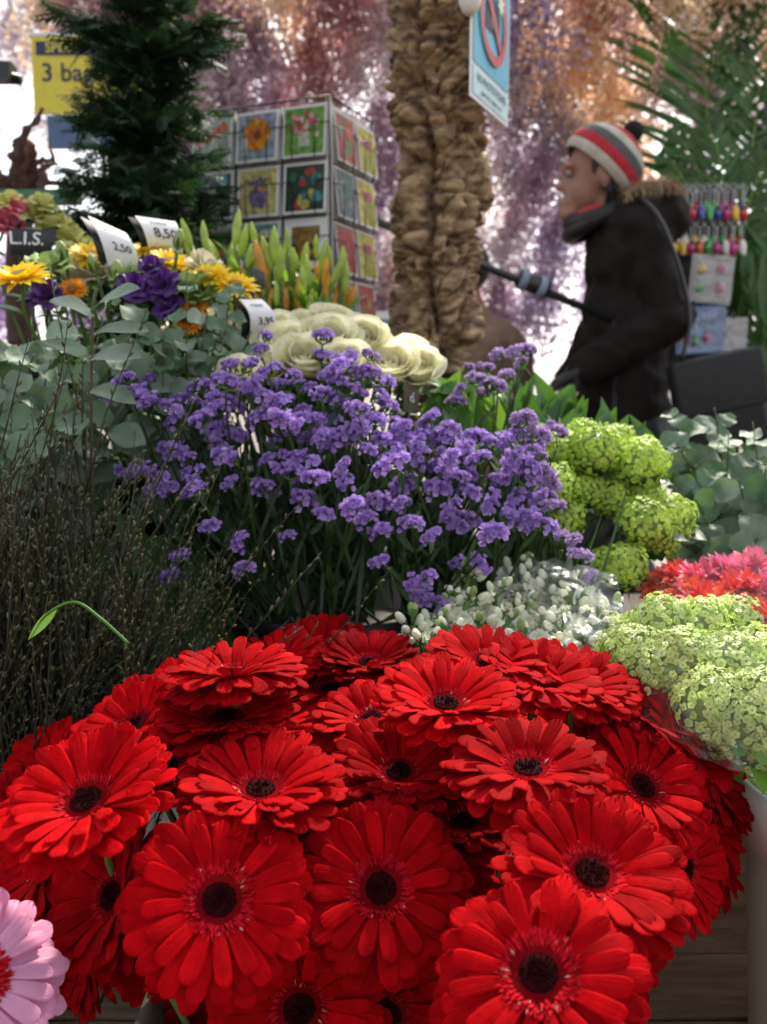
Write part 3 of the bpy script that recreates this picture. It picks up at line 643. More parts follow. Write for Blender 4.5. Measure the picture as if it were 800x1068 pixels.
snowball_bunch((.22, 1.20, .72), [(622, 470, 1.15, .95), (668, 482, 1.15, 1.05), (640, 462, 1.22, 1.0), (672, 545, 1.08, 1.05), (700, 540, 1.12, .95), (652, 590, 1.05, .9), (592, 470, 1.18, 1.0), (580, 505, 1.12, .95), (612, 510, 1.15, .8), (640, 520, 1.15, .9), (585, 540, 1.12, .9), (635, 590, 1.06, .7), (610, 455, 1.25, .9), (560, 462, 1.22, .9), (688, 560, 1.10, .9), (674, 520, 1.15, .8)], VL, 'lime green snowball flower bunch with dark leaves in the middle right', lm='leaf')
def wrap(pts_bottom, pts_top, name='cellophane_wrap'):
    def f(t):
        b = MB(); A_ = [P(*p) for p in pts_bottom]; B_ = [P(*p) for p in pts_top]; A_ = curve(A_, 5); B_ = curve(B_, 5); n = len(A_) - 1
        def fn(u, v):
            i = min(n, int(round(u * n))); p = A_[i] * (1 - v) + B_[i] * v
            return p + np.array([.003 * sin(u * 23 + v * 7), .006 * sin(u * 31 + v * 5) + .004 * sin(v * 17 + u * 9), .002 * sin(u * 40)])
        b.add(grid(n, 14, fn)); obj(name, b, M_['film'], t)
    return f
snowball_bunch((.46, .80, .55), [(690, 650, .86, 1.0), (730, 655, .88, 1.1), (705, 690, .80, 1.1), (655, 680, .82, .9), (760, 700, .80, 1.15), (790, 690, .84, 1.1), (740, 735, .76, 1.05), (780, 745, .74, 1.1), (800, 730, .74, 1.0), (720, 705, .80, 1.0), (795, 770, .74, 1.0), (762, 755, .75, .95), (675, 660, .88, .8), (640, 665, .90, .8), (765, 650, .90, 1.0), (825, 760, .74, 1.1), (830, 700, .78, 1.1), (672, 700, .80, .9), (735, 765, .80, .8)], VP, 'pale green snowball flower bunch wrapped in cellophane over the white bucket', lm='limeleaf',
  extra=wrap([(640, 735, .82), (690, 765, .72), (745, 795, .68), (800, 800, .67), (860, 790, .68)], [(612, 640, .94), (655, 632, .80), (725, 640, .70), (800, 655, .66), (880, 640, .70)]))

# ---------------------------------------------------------------- white stock
def stock_mesh(seed):
    rr = random.Random(seed); b = MB()
    for k in range(30):
        h = rr.random() ** .8; a = k * 2.4; r0 = .024 * (1 - h * .75); z = -.07 + h * .08
        d = np.array([cos(a), sin(a), .5 + h]); p = np.array([r0 * cos(a), r0 * sin(a), z])
        if h > .80 or rr.random() < .08:
            b.add(sphere((0, 0, .004), (.0036, .0036, .0065), 6, 8), 1 if h > .96 else 0, frameZ(p, d, rr.uniform(.8, 1.15)))
            b.add(lathe([(.001, -.004), (.0032, 0), (.0036, .004)], 7), 2, frameZ(p, d))
        else:
            M = frameZ(p, d, rr.uniform(.9, 1.2), rr.random() * 6)
            for rg, nn, aa in ((0, 4, .35), (1, 4, .8), (2, 3, 1.15)):
                for j in range(nn): b.add(blade(.012 - rg * .002, .012, 'fan', 4, 3, aa, 1.0, cup=.1, wave=.002, ph=rr.random() * 6), 0, M @ Rz(j * 2 * pi / nn + rg * .6))
        b.add(tube([(0, 0, z - .01), p], .001, 4), 2)
    b.add(tube([(0, 0, -.16), (0, 0, .0)], .0028, 6), 2)
    for k in range(5): b.add(blade(.06, .011, 'lance', 6, 2, .3, .9), 2, Rz(k * 1.3) @ T(0, 0, -.10))
    return b.mesh('flower_spike', [M_['white'], M_['bud'], M_['stem']])
ST = [stock_mesh(140 + i) for i in range(4)]
def stock_bunch(base, tips, label, extra=None):
    t = thing('stock_bunch', base, label, 'flowers', 'white stock bunches')
    for (px, py, Y) in tips:
        q = P(px, py + 5, Y + .04); d = nrm(q - np.array(base)) + np.array([rnd.gauss(0, .2), -.35, .3]); link('flower_spike', rnd.choice(ST), t, frameZ(q, d, rnd.uniform(1.0, 1.25), rnd.random() * 6))
    b = MB()
    for (px, py, Y) in tips: b.add(tube([np.array(base), P(px, py, Y) - np.array([0, -.02, .12])], .002, 5))
    obj('stems', b, M_['stem'], t)
    if extra: extra(t)
stock_bunch((.075, .93, .42), [(430, 648, .88), (455, 640, .92), (470, 655, .86), (490, 620, .95), (500, 645, .9), (520, 610, .98), (530, 640, .9), (545, 665, .84), (470, 625, .96), (445, 665, .84), (510, 665, .84), (548, 625, .95), (490, 595, 1.02)], 'white stock flower bunch behind the central gerberas')
stock_bunch((.19, .92, .42), [(565, 635, .9), (585, 650, .86), (600, 625, .92), (620, 640, .86), (630, 660, .84), (575, 605, .98), (555, 595, 1.0), (610, 665, .83), (580, 675, .82), (600, 600, .98), (540, 585, 1.04), (640, 635, .9)], 'white stock flower bunch in clear wrap beside the pale snowball heads',
  extra=wrap([(530, 690, .86), (590, 690, .80), (650, 690, .82)], [(515, 590, .96), (580, 585, .90), (645, 600, .92)]))

# ---------------------------------------------------------------- pink and red pompon flowers in cellophane
def pompon_mesh(seed, pm):
    rr = random.Random(seed); b = MB()
    for k in range(150):
        z = rr.uniform(-.2, 1); a = rr.random() * 6.28; q = math.sqrt(max(0, 1 - z * z)); d = np.array([q * cos(a), q * sin(a), z])
        b.add(blade(rr.uniform(.014, .022), .006, 'strap', 4, 2, 0, .5, cup=.2), 0, frame(d * .008, d + np.array([0, 0, -.1]), d * .2 + np.array([rr.gauss(0, .3), rr.gauss(0, .3), 1])))
    return b.mesh('flower_head', [pm])
PK = pompon_mesh(1, flat('hot_pink_petal', (.85, .18, .33), trans=.3)); RK = pompon_mesh(2, flat('scarlet_petal', (.72, .03, .02), trans=.3)); OK_ = pompon_mesh(3, flat('orange_red_petal', (.75, .09, .02), trans=.3))
t = thing('pompon_bunch', (.5, 1.17, .68), 'pink and scarlet pompon flowers wrapped in cellophane at the right edge', 'flowers')
for (px, py, Y, m) in [(755, 605, 1.0, PK), (785, 600, 1.0, PK), (730, 612, 1.0, PK), (770, 622, .96, RK), (740, 635, .95, RK), (795, 625, .95, PK), (710, 610, 1.02, RK), (695, 615, 1.03, OK_), (760, 648, .93, OK_), (785, 650, .92, RK), (720, 628, .98, OK_), (805, 655, .9, RK), (830, 610, .98, PK), (800, 680, .88, RK)]:
    q = P(px, py, Y); link('flower_head', m, t, frameZ(q, (rnd.gauss(0, .2), -.4, 1), 1.2, rnd.random() * 6))
b = MB(); [b.add(tube([(.5, 1.17, .68), P(px, 640, 1.0)], .003, 6)) for px in (700, 740, 780, 800)]; obj('stems', b, M_['stem'], t)
wrap([(660, 690, 1.0), (720, 690, .92), (780, 700, .86), (850, 700, .88)], [(655, 605, 1.04), (720, 585, .95), (780, 575, .88), (860, 570, .9)])(t)

# ---------------------------------------------------------------- cream roses
def rose_mesh(seed, pm):
    rr = random.Random(seed); b = MB()
    lay = [(3, .004, .034, .026, 1.57, -.12), (4, .008, .035, .034, 1.55, .0), (5, .012, .037, .042, 1.50, .12), (5, .015, .042, .050, 1.47, .18), (5, .018, .045, .058, 1.42, .35), (4, .020, .044, .060, 1.32, .62)]
    for (n, r0, L, W_, a0, bd) in lay:
        o_ = rr.random() * 6
        for k in range(n):
            v, f = blade(L, W_, 'rose', 8, 6, a0 + rr.uniform(-.06, .06), bd + rr.uniform(-.1, .2), wave=.0012, ph=rr.random() * 6)
            y = v[:, 1].copy(); rad = r0 + v[:, 0]; th = y / max(r0, .010) * .75
            w2 = np.stack([rad * np.cos(th), rad * np.sin(th), v[:, 2]], 1)
            b.add((w2, f), 0, Rz(o_ + 2 * pi * k / n))
    b.add(lathe([(.002, -.012), (.010, -.008), (.016, 0), (.019, .006)], 14), 1)
    for k in range(5): b.add(blade(.03, .008, 'lance', 4, 2, -.2, .7), 1, Rz(k * 1.257) @ T(.012, 0, -.002))
    return b.mesh('petals', [pm, M_['stem']])
RS = [rose_mesh(160 + i, M_['cream']) for i in range(3)]
for (px, py, Y, s, lab) in [(300, 368, 1.32, 1.25, 'leftmost cream rose, beside the curved white price card'), (342, 362, 1.32, 1.3, 'large cream rose, second of the row from the left'), (362, 380, 1.26, 1.0, 'cream rose bud low in front of the large ones'), (322, 352, 1.38, 1.15, 'cream rose at the back of the left group'), (408, 385, 1.32, 1.15, 'cream rose at the foot of the cork trunk'), (438, 386, 1.33, 1.0, 'rightmost cream rose above the lilac statice'), (388, 372, 1.38, 1.1, 'cream rose half hidden behind the statice tips'), (278, 385, 1.28, 1.0, 'cream rose shaded under the curved price card'), (250, 392, 1.25, .9, 'small cream rose between eucalyptus and statice'), (365, 352, 1.40, 1.05, 'cream rose furthest back in the middle'), (318, 378, 1.27, 1.15, 'cream rose in front between the two large left ones'), (286, 352, 1.36, 1.1, 'cream rose right behind the curved price card'), (422, 378, 1.36, 1.1, 'cream rose pressed against the cork bark'), (344, 345, 1.38, 1.15, 'highest cream rose below the lily buds'), (380, 355, 1.34, 1.0, 'cream rose left of the cork trunk foot')]:
    Y -= .06; q = P(px, py - 7, Y); base = np.array([-.06 + rnd.gauss(0, .03), 1.52, .70]); s *= .80; t = thing('rose', base, lab, 'flower', 'cream roses in the middle row')
    d = np.array([rnd.gauss(0, .2), -.85 + rnd.gauss(0, .2), 1]); link('flower_head', rnd.choice(RS), t, frameZ(q - np.array([0, 0, .02]), d, s, rnd.random() * 6))
    b = MB(); b.add(tube(curve([base, (base + q) / 2 + np.array([0, .02, 0]), q - nrm(d) * .03], 5), .003, 6)); obj('stem', b, M_['stem'], t)
    b = MB()
    for k in range(4): a = rnd.random() * 6.28; b.add(blade(.05, .03, 'ovate', 6, 4, .2, .7, cup=.2), 0, frame(q - nrm(d) * (.04 + .02 * k), (cos(a), sin(a) - .3, .2), (0, -.2, 1)))
    obj('leaves', b, M_['leaf'], t)

# ---------------------------------------------------------------- mixed bouquet flowers
def sun_mesh(seed, pm):
    rr = random.Random(seed); b = MB()
    for n, r0, L, a0 in ((24, .010, .026, .35), (22, .008, .024, .75), (18, .007, .018, 1.05)):
        for k in range(n): b.add(blade(L * rr.uniform(.85, 1.1), .0085, 'lance', 5, 2, a0 + rr.uniform(-.2, .2), .5, cup=.25), 0, Rz(2 * pi * (k + rr.uniform(-.2, .2)) / n) @ T(r0, 0, 0))
    d = MB(); d.add(sphere((0, 0, .001), (.0095, .0095, .005), 6, 14), 0)
    for k in range(60): a = k * 2.4; r0 = .009 * math.sqrt(k / 60); d.add(sphere((0, 0, 0), (.0012, .0012, .002), 3, 5), 0, T(r0 * cos(a), r0 * sin(a), .0065))
    return b.mesh('petals', [pm]), d.mesh('disc', [flat('sunflower_disc', (.40, .22, .02))])
SY = [sun_mesh(i, M_['yellow']) for i in range(3)]; SO = sun_mesh(9, M_['orange'])
def cup_mesh(seed, pm, open_=.5):
    rr = random.Random(seed); b = MB()
    for (n, r0, a0, bd) in ((5, .004, 1.35, .35), (5, .006, 1.15, .6 + open_), (4, .007, .9, .8 + open_)):
        for k in range(n): b.add(blade(.032 * rr.uniform(.85, 1.1), .030, 'rose', 6, 4, a0, bd, cup=-.25, wave=.0025, ph=rr.random() * 6), 0, Rz(2 * pi * k / n + rr.random()) @ T(r0, 0, 0))
    b.add(sphere((0, 0, -.003), (.006, .006, .007), 5, 8), 1)
    return b.mesh('petals', [pm, M_['bud']])
LI = [cup_mesh(20 + i, M_['violet']) for i in range(2)]; LG = [cup_mesh(25 + i, M_['bud'], .1) for i in range(2)]; LC = cup_mesh(28, flat('pale_cream_petal', (.66, .62, .44), trans=.3))
def budm():
    b = MB(); b.add(sphere((0, 0, .014), (.008, .008, .016), 8, 10), 0)
    for k in range(5): b.add(blade(.02, .006, 'lance', 4, 2, 1.2, -.2), 1, Rz(k * 1.257) @ T(.005, 0, 0))
    return b.mesh('bud', [M_['bud'], M_['stem']])
BU = budm()
def single(name, head, px, py, Y, s, d, lab, cat, disc=None, base=(-.32, 1.42, .70), leafm='leaf', group=None):
    q = P(px, py, Y); base = np.array(base) + np.array([rnd.gauss(0, .03), rnd.gauss(0, .03), 0]); t = thing(name, base, lab, cat, group); M = frameZ(q, d, s, rnd.random() * 6)
    link('petals' if disc or name != 'flower_bud' else 'bud', head, t, M)
    if disc: link('disc', disc, t, M)
    b = MB(); e = q - nrm(d) * .004; b.add(tube(curve([base, (base + e) / 2 + np.array([0, .03, 0]), e - nrm(d) * .05 - np.array([0, 0, .02]), e], 5), .0025, 6)); obj('stem', b, M_['stem'], t)
    b = MB()
    for k in range(4): a = rnd.random() * 6.28; b.add(blade(.055, .022, 'ovate', 6, 2, .2, .8, cup=.2), 0, frame(e - np.array([0, 0, .04 + .03 * k]) + (base - e) * .1 * k, (cos(a), sin(a) - .3, .4), (0, -.2, 1)))
    obj('leaves', b, M_[leafm], t)
for i, (px, py, Y, s, dx, lab) in enumerate([(22, 291, 1.25, .85, -.1, 'yellow sunflower at the left edge below the black name card'), (95, 269, 1.38, .8, .2, 'yellow sunflower half behind the left white price card'), (155, 262, 1.42, .75, -.2, 'yellow sunflower peeping between the two white price cards'), (178, 276, 1.36, .75, .3, 'yellow sunflower under the right white price card'), (217, 290, 1.34, .75, -.1, 'yellow sunflower left of the lily buds'), (246, 300, 1.34, .75, .2, 'yellow sunflower just above the curved price card'), (160, 280, 1.38, .6, 0, 'small yellow sunflower above the violet petals')]):
    m = SY[i % 3]; single('sunflower', m[0], px, py, Y - .05, s * 1.35, (dx, -.45, .9), lab, 'sunflower', m[1], group='yellow sunflowers in the bouquets')
for (px, py, lab) in [(75, 303, 'orange flower beside the violet blossom at the left'), (203, 322, 'orange flower low between the eucalyptus leaves'), (198, 335, 'orange flower directly under its twin beside pale buds')]:
    single('daisy', SO[0], px, py, 1.27, .62, (0, -.8, .6), lab, 'flower', SO[1], group='orange daisies in the bouquets')
for i, (px, py, s, lab) in enumerate([(49, 312, 1.0, 'violet lisianthus under the left sunflower'), (142, 303, 1.05, 'violet lisianthus right of the pale rose'), (172, 300, 1.05, 'largest violet lisianthus hanging below the price cards'), (160, 280, .8, 'lighter violet lisianthus directly under the price cards'), (178, 322, .9, 'drooping violet petals behind the upright leaf')]):
    single('lisianthus', LI[i % 2], px, py, 1.26, s * .72, (rnd.gauss(0, .3), -.7, .7), lab, 'flower', group='violet lisianthus in the bouquets')
for i, (px, py, s, lab) in enumerate([(52, 284, 1.0, 'pale green bud above the left violet flower'), (68, 272, .9, 'pale green bud left of the first price card'), (203, 304, 1.0, 'pale green bud standing below the price cards'), (120, 292, .9, 'pale green bud beside the cream flower'), (135, 294, .8, 'round pale green bud touching the violet flower'), (185, 260, .9, 'green bud behind the right price card'), (212, 315, .8, 'small green bud under the right hand sunflower'), (100, 284, .8, 'green bud under the left price card')]):
    single('flower_bud', BU if i % 2 else LG[0], px, py, 1.28, s, (rnd.gauss(0, .25), -.3, 1), lab, 'flower bud', group='pale buds in the bouquets')
for i, (px, py, s, lab) in enumerate([(93, 290, 1.1, 'dusky cream flower in the middle of the left bouquet'), (118, 286, .9, 'cream flower under the left price card'), (210, 278, .7, 'small cream flower right of the price cards'), (222, 283, .6, 'tiny cream flower above the right sunflower'), (215, 345, 1.0, 'pale yellow flower low behind eucalyptus'), (240, 350, 1.0, 'pale yellow flower beside the curved price card'), (190, 352, .9, 'pale yellow flower above the statice tips')]):
    single('small_rose', LC, px, py, 1.32, s, (rnd.gauss(0, .3), -.6, .8), lab, 'flower', group='cream blooms in the bouquets')
# spray at far left
for i, (px, py, s, m, lab) in enumerate([(4, 238, 1.0, 'pinkf', 'pink flower at the left edge above the black card'), (22, 222, .8, 'pinkf', 'pink flower behind the yellow green sprays'), (38, 228, .8, 'g', 'yellow green bloom behind the black card'), (58, 240, .9, 'g', 'yellow green bloom right of the black card'), (70, 252, .9, 'g', 'yellow green bloom next to the first price card'), (45, 216, .7, 'g', 'yellow green bloom below the green plank'), (12, 214, .7, 'g', 'greenish bloom in the upper left corner of the flowers'), (82, 262, .8, 'g', 'yellow green bloom touching the first price card')]):
    if 'PF' not in globals(): PF = cup_mesh(40, flat('rose_pink_petal', (.78, .20, .30), trans=.3)); GF = cup_mesh(41, flat('yellow_green_petal', (.62, .62, .22), trans=.35))
    single('small_rose', PF if m == 'pinkf' else GF, px, py, 1.5, s, (rnd.gauss(0, .3), -.4, 1), lab, 'flower', base=(-.50, 1.55, .70), group='blooms behind the black name card')

# lily buds
def lily_mesh(m1):
    b = MB(); v, f = sphere((0, 0, 0), (.0085, .0085, .034), 12, 12)
    th = np.arctan2(v[:, 1], v[:, 0]); k = 1 + .13 * np.cos(3 * th); v[:, 0] *= k; v[:, 1] *= k; v[:, 2] += .034
    w_ = 1 - .35 * np.clip((v[:, 2] - .04) / .03, 0, 1); v[:, 0] *= w_; v[:, 1] *= w_
    b.add((v, f)); return b.mesh('bud', [m1])
LB = [lily_mesh(mat('green_lily_bud', (.50, .62, .12), (.34, .50, .08), rough=.4, trans=.25)), lily_mesh(mat('orange_lily_bud', (.80, .38, .05), (.60, .42, .06), rough=.4, trans=.25))]
t = thing('lily_bunch', (-.12, 1.72, .68), 'bunch of closed green and orange lily buds in front of the card rack', 'flowers')
lb = MB(); sb = MB()
for i, (px, py, o_) in enumerate([(250, 262, 0), (268, 252, 0), (285, 270, 0), (298, 262, 0), (312, 275, 0), (330, 262, 0), (262, 290, 0), (283, 300, 1), (300, 300, 0), (322, 295, 0), (345, 290, 0), (358, 300, 0), (340, 312, 1), (356, 322, 1), (305, 325, 1), (318, 312, 0), (290, 325, 1), (240, 275, 0), (228, 262, 0), (215, 255, 0), (205, 268, 0), (236, 292, 1), (280, 318, 1), (350, 340, 1), (332, 330, 0), (365, 315, 0), (200, 250, 0), (308, 345, 1), (328, 348, 0), (272, 275, 1), (190, 262, 0), (245, 248, 0), (258, 272, 0), (276, 285, 1), (292, 285, 0), (306, 288, 0), (270, 310, 1), (296, 312, 1), (345, 275, 0), (312, 340, 1), (222, 280, 0), (252, 305, 1), (335, 280, 0), (300, 255, 0)] + [(rnd.uniform(235, 368), rnd.uniform(275, 335), int(rnd.random() < .5)) for _ in range(40)]):
    q = P(px, py + 8, 1.62 + rnd.uniform(-.05, .05)); d = (rnd.gauss(0, .18) + (px - 290) * .002, rnd.gauss(-.05, .1), 1)
    link('bud', LB[o_], t, frameZ(q, d, rnd.uniform(.55, 1.0), rnd.random() * 6)); base = np.array([-.14 + rnd.gauss(0, .03), 1.62, .70])
    sb.add(tube(curve([base, (base + q) / 2, q], 5), .0025, 5))
    for k in range(5): a = rnd.random() * 6.28; s_ = rnd.uniform(.5, .92); lb.add(blade(rnd.uniform(.06, .11), .014, 'lance', 6, 2, .2, .7, cup=.3), 0, frame(base * (1 - s_) + q * s_, (cos(a) * .7, sin(a) * .7, .9), (0, -.3, 1)))
obj('stems', sb, M_['stem'], t); obj('leaves', lb, M_['limeleaf'], t)

# broad green leaves right of the trunk foot
def leaf_bunch(base, pts, label, lm, L=(.09, .14), W_=(.028, .04), prof='lance', name='leaf_bunch', per=3):
    t = thing(name, base, label, 'foliage'); b = MB(); s = MB(); base = np.array(base)
    for (px, py, Y) in pts:
        q = P(px, py, Y)
        for k in range(per):
            a = rnd.random() * 6.28; l_ = rnd.uniform(*L); d = nrm(np.array([cos(a) * .55, sin(a) * .4, 1])); b.add(blade(l_, rnd.uniform(*W_), prof, 8, 4, 0, rnd.uniform(.1, .9), cup=.3), 0, frame(q - d * l_ * .9 + np.array([rnd.gauss(0, .01), rnd.gauss(0, .02), 0]), d, (rnd.gauss(0, .5), -1, .4)))
        s.add(tube([base, q - np.array([0, 0, .09])], .003, 6))
    obj('leaves', b, M_[lm], t); obj('stems', s, M_['stem'], t)
leaf_bunch((.12, 1.55, .70), [(470, 388, 1.3), (490, 400, 1.32), (462, 405, 1.28), (505, 398, 1.35), (480, 415, 1.3), (520, 410, 1.35), (478, 392, 1.3)], 'bright green broad leaves at the foot of the cork trunk', 'limeleaf')
leaf_bunch((.24, 1.55, .70), [(x, y - 12, Y - .08) for x, y, Y in [(530, 415, 1.5), (550, 420, 1.48), (570, 425, 1.5), (590, 430, 1.48), (610, 435, 1.5), (630, 440, 1.45), (540, 430, 1.42), (575, 440, 1.42), (600, 445, 1.4), (560, 408, 1.55), (520, 430, 1.45), (645, 445, 1.45), (585, 418, 1.5), (660, 450, 1.45)]], 'row of upright dark green leaves below the walking person', 'leaf', per=4)

leaf_bunch((-.62, 1.26, .70), leafy, 'dark foliage in the shade between the willow twigs and the eucalyptus', 'leaf', (.10, .18), (.03, .05), 'ovate', per=5)

# ---------------------------------------------------------------- price cards
def card(corners, Y, lines, label, name='price_card', back=True, face='paper', ink='ink', tilt=.02, stick=True, curvez=.012):
    c = [P(x, y, Y + dy) for (x, y), dy in zip(corners, (0, tilt, tilt, 0))]     # tl, tr, br, bl
    ex = (c[1] - c[0] + c[2] - c[3]) / 2; ez = (c[0] - c[3] + c[1] - c[2]) / 2; nn = nrm(np.cross(ex, ez))
    t = thing(name, c[3] * .5 + c[2] * .5 - np.array([0, 0, .1]), label, 'price card')
    def surf(u, v, off=0): return (c[3] * (1 - u) + c[2] * u) * (1 - v) + (c[0] * (1 - u) + c[1] * u) * v + nn * (off + curvez * sin(pi * v) * 1)
    b = MB(); b.add(grid(2, 8, lambda u, v: surf(u, v))); v2 = grid(2, 8, lambda u, v: surf(u, v, -.0012)); b.add((v2[0], [q[::-1] for q in v2[1]]))
    cardo = obj('card', b, M_[face], t)
    if back:
        b = MB(); sh = -nrm(ex) * .008 - nn * .006; b.add(grid(2, 8, lambda u, v: surf(u, v, -.004) + sh)); v2 = grid(2, 8, lambda u, v: surf(u, v, -.0055) + sh); b.add((v2[0], [q[::-1] for q in v2[1]])); obj('backing', b, M_['plasticblack'], t)
    for s_, u0, v0, sz in lines:
        b = MB(); v, f = text_vf(s_, 1.0)
        pts = np.array([surf(u0 + x * sz / np.linalg.norm(ex), v0 + y * sz / np.linalg.norm(ez), .0012) for x, y, _ in v]); b.add((pts, f)); obj('lettering', b, M_[ink], cardo, False)
    if stick: b = MB(); m = (c[2] + c[3]) / 2; b.add(tube([m + nn * -.004, m - np.array([0, 0, .22])], .0025, 6)); obj('stick', b, M_['plasticblack'], t)
    return t
card([(92, 225), (131, 243), (147, 281), (113, 277)], 1.30, [('2,50', .58, .40, .015), ('per bos', .5, .80, .007)], 'white price card on a stick, left one of the pair, tilted steeply')
card([(141, 225), (183, 231), (191, 263), (155, 258)], 1.36, [('8,50', .58, .45, .019), ('boeket', .5, .82, .008)], 'white price card reading 8,50, right one of the pair before the conifer')
card([(249, 312), (273, 312), (288, 352), (260, 352)], 1.26, [('3,95', .6, .35, .013), ('rozen', .5, .8, .008)], 'curved white price card beside the cream roses', curvez=.018)
card([(9, 238), (60, 240), (52, 268), (12, 266)], 1.40, [('L.I.S.', .38, .62, .026)], 'black name card with white letters LIS at the left edge', name='name_card', back=False, face='plasticblack', ink='paper', curvez=.003)
card([(262, 278), (276, 284), (274, 306), (258, 308)], 1.42, [], 'small navy card tip between sunflower and lily buds', back=False, face='plasticblack', curvez=.002)
card([(420, 398), (436, 400), (436, 432), (420, 430)], 1.22, [('d', .5, .5, .018)], 'small dark tag clipped in front of the cream roses', back=False, face='plasticgrey', ink='paper', curvez=.002)

# ---------------------------------------------------------------- cork trunk
def cork():
    Yc = 1.92; top = P(452, -60, Yc); bot = P(458, 430, Yc); t = thing('cork_trunk', (bot[0], Yc, 0), 'tall rough cork bark trunk standing behind the flowers', 'tree trunk')
    from mathutils import noise, Vector
    nu, nv = 560, 300; z0, z1 = 0.0, 2.45
    def fn(u, v):
        z = z0 + (z1 - z0) * u; th = 2 * pi * v; fr = (z - bot[2]) / (top[2] - bot[2])
        cx = bot[0] + (top[0] - bot[0]) * fr + .010 * sin(z * 5); r = .088 + .006 * sin(z * 4.1 + 1) + (.02 * max(0, .5 - z))
        # one wandering deep seam on the near side, chunky stepped plates everywhere else
        thw = th + .42 * sin(z * 4.6 + .6) + .16 * sin(z * 15 + 2) + .08 * sin(z * 37); seam = 0
        for s0, wd, dp in ((4.60, .12, .036), (1.2, .14, .03)):
            d = (thw - s0 + pi) % (2 * pi) - pi; seam += dp * math.exp(-(d / wd) ** 2)
        px_, py_ = cos(th) * r, sin(th) * r; q3 = Vector((px_, py_, z))
        w1 = noise.noise(q3 * 9); w2 = noise.noise(q3 * 9 + Vector((7, 3, 1))); w3 = noise.noise(q3 * 7 + Vector((1, 9, 4)))
        vd, pt_ = noise.voronoi(Vector((px_ * 15 + w1 * 1.1, py_ * 15 + w2 * 1.1, z * 34 + w3 * 2.4 + w1 * 1.5)))
        crack = math.exp(-((vd[1] - vd[0]) / .15) ** 2); plate = noise.cell(pt_[0] * 7.3) 
        vb, pb_ = noise.voronoi(Vector((px_ * 7 + w2, py_ * 7 + w1, z * 10 + w3 * 1.2))); crb = math.exp(-((vb[1] - vb[0]) / .10) ** 2)
        b1 = noise.noise(q3 * 26); b2 = noise.fractal(Vector((px_ * 60, py_ * 60, z * 120)), .8, 2.1, 3)
        r += .015 * (plate if plate < 1.5 else .5) - .015 * crack - .014 * crb + .006 * w1 + .005 * b1 + .004 * b2 - seam
        return (cx + cos(th) * r, Yc + sin(th) * r, z)
    b = MB(); b.add(grid(nu, nv, fn))
    m = bpy.data.materials.new('cork_bark'); m.use_nodes = True; T_ = m.node_tree; N = T_.nodes; L = T_.links; p = N['Principled BSDF']
    tc = N.new('ShaderNodeTexCoord'); mp = N.new('ShaderNodeMapping'); mp.inputs['Scale'].default_value = (24, 24, 62); L.new(tc.outputs['Object'], mp.inputs[0])
    ns = N.new('ShaderNodeTexNoise'); ns.inputs['Scale'].default_value = 1.0; ns.inputs['Detail'].default_value = 8; L.new(mp.outputs[0], ns.inputs[0])
    cr_ = N.new('ShaderNodeValToRGB'); cr_.color_ramp.elements[0].position = .36; cr_.color_ramp.elements[0].color = (.10, .06, .032, 1); cr_.color_ramp.elements[1].position = .62; cr_.color_ramp.elements[1].color = (.47, .325, .18, 1); L.new(ns.outputs[0], cr_.inputs[0])
    L.new(cr_.outputs[0], p.inputs['Base Color']); p.inputs['Roughness'].default_value = .95
    bp = N.new('ShaderNodeBump'); bp.inputs['Strength'].default_value = 1.0; bp.inputs['Distance'].default_value = .014; L.new(ns.outputs[0], bp.inputs['Height']); L.new(bp.outputs[0], p.inputs['Normal'])
    obj('bark', b, m, t)
    # circular sign clip
cork()
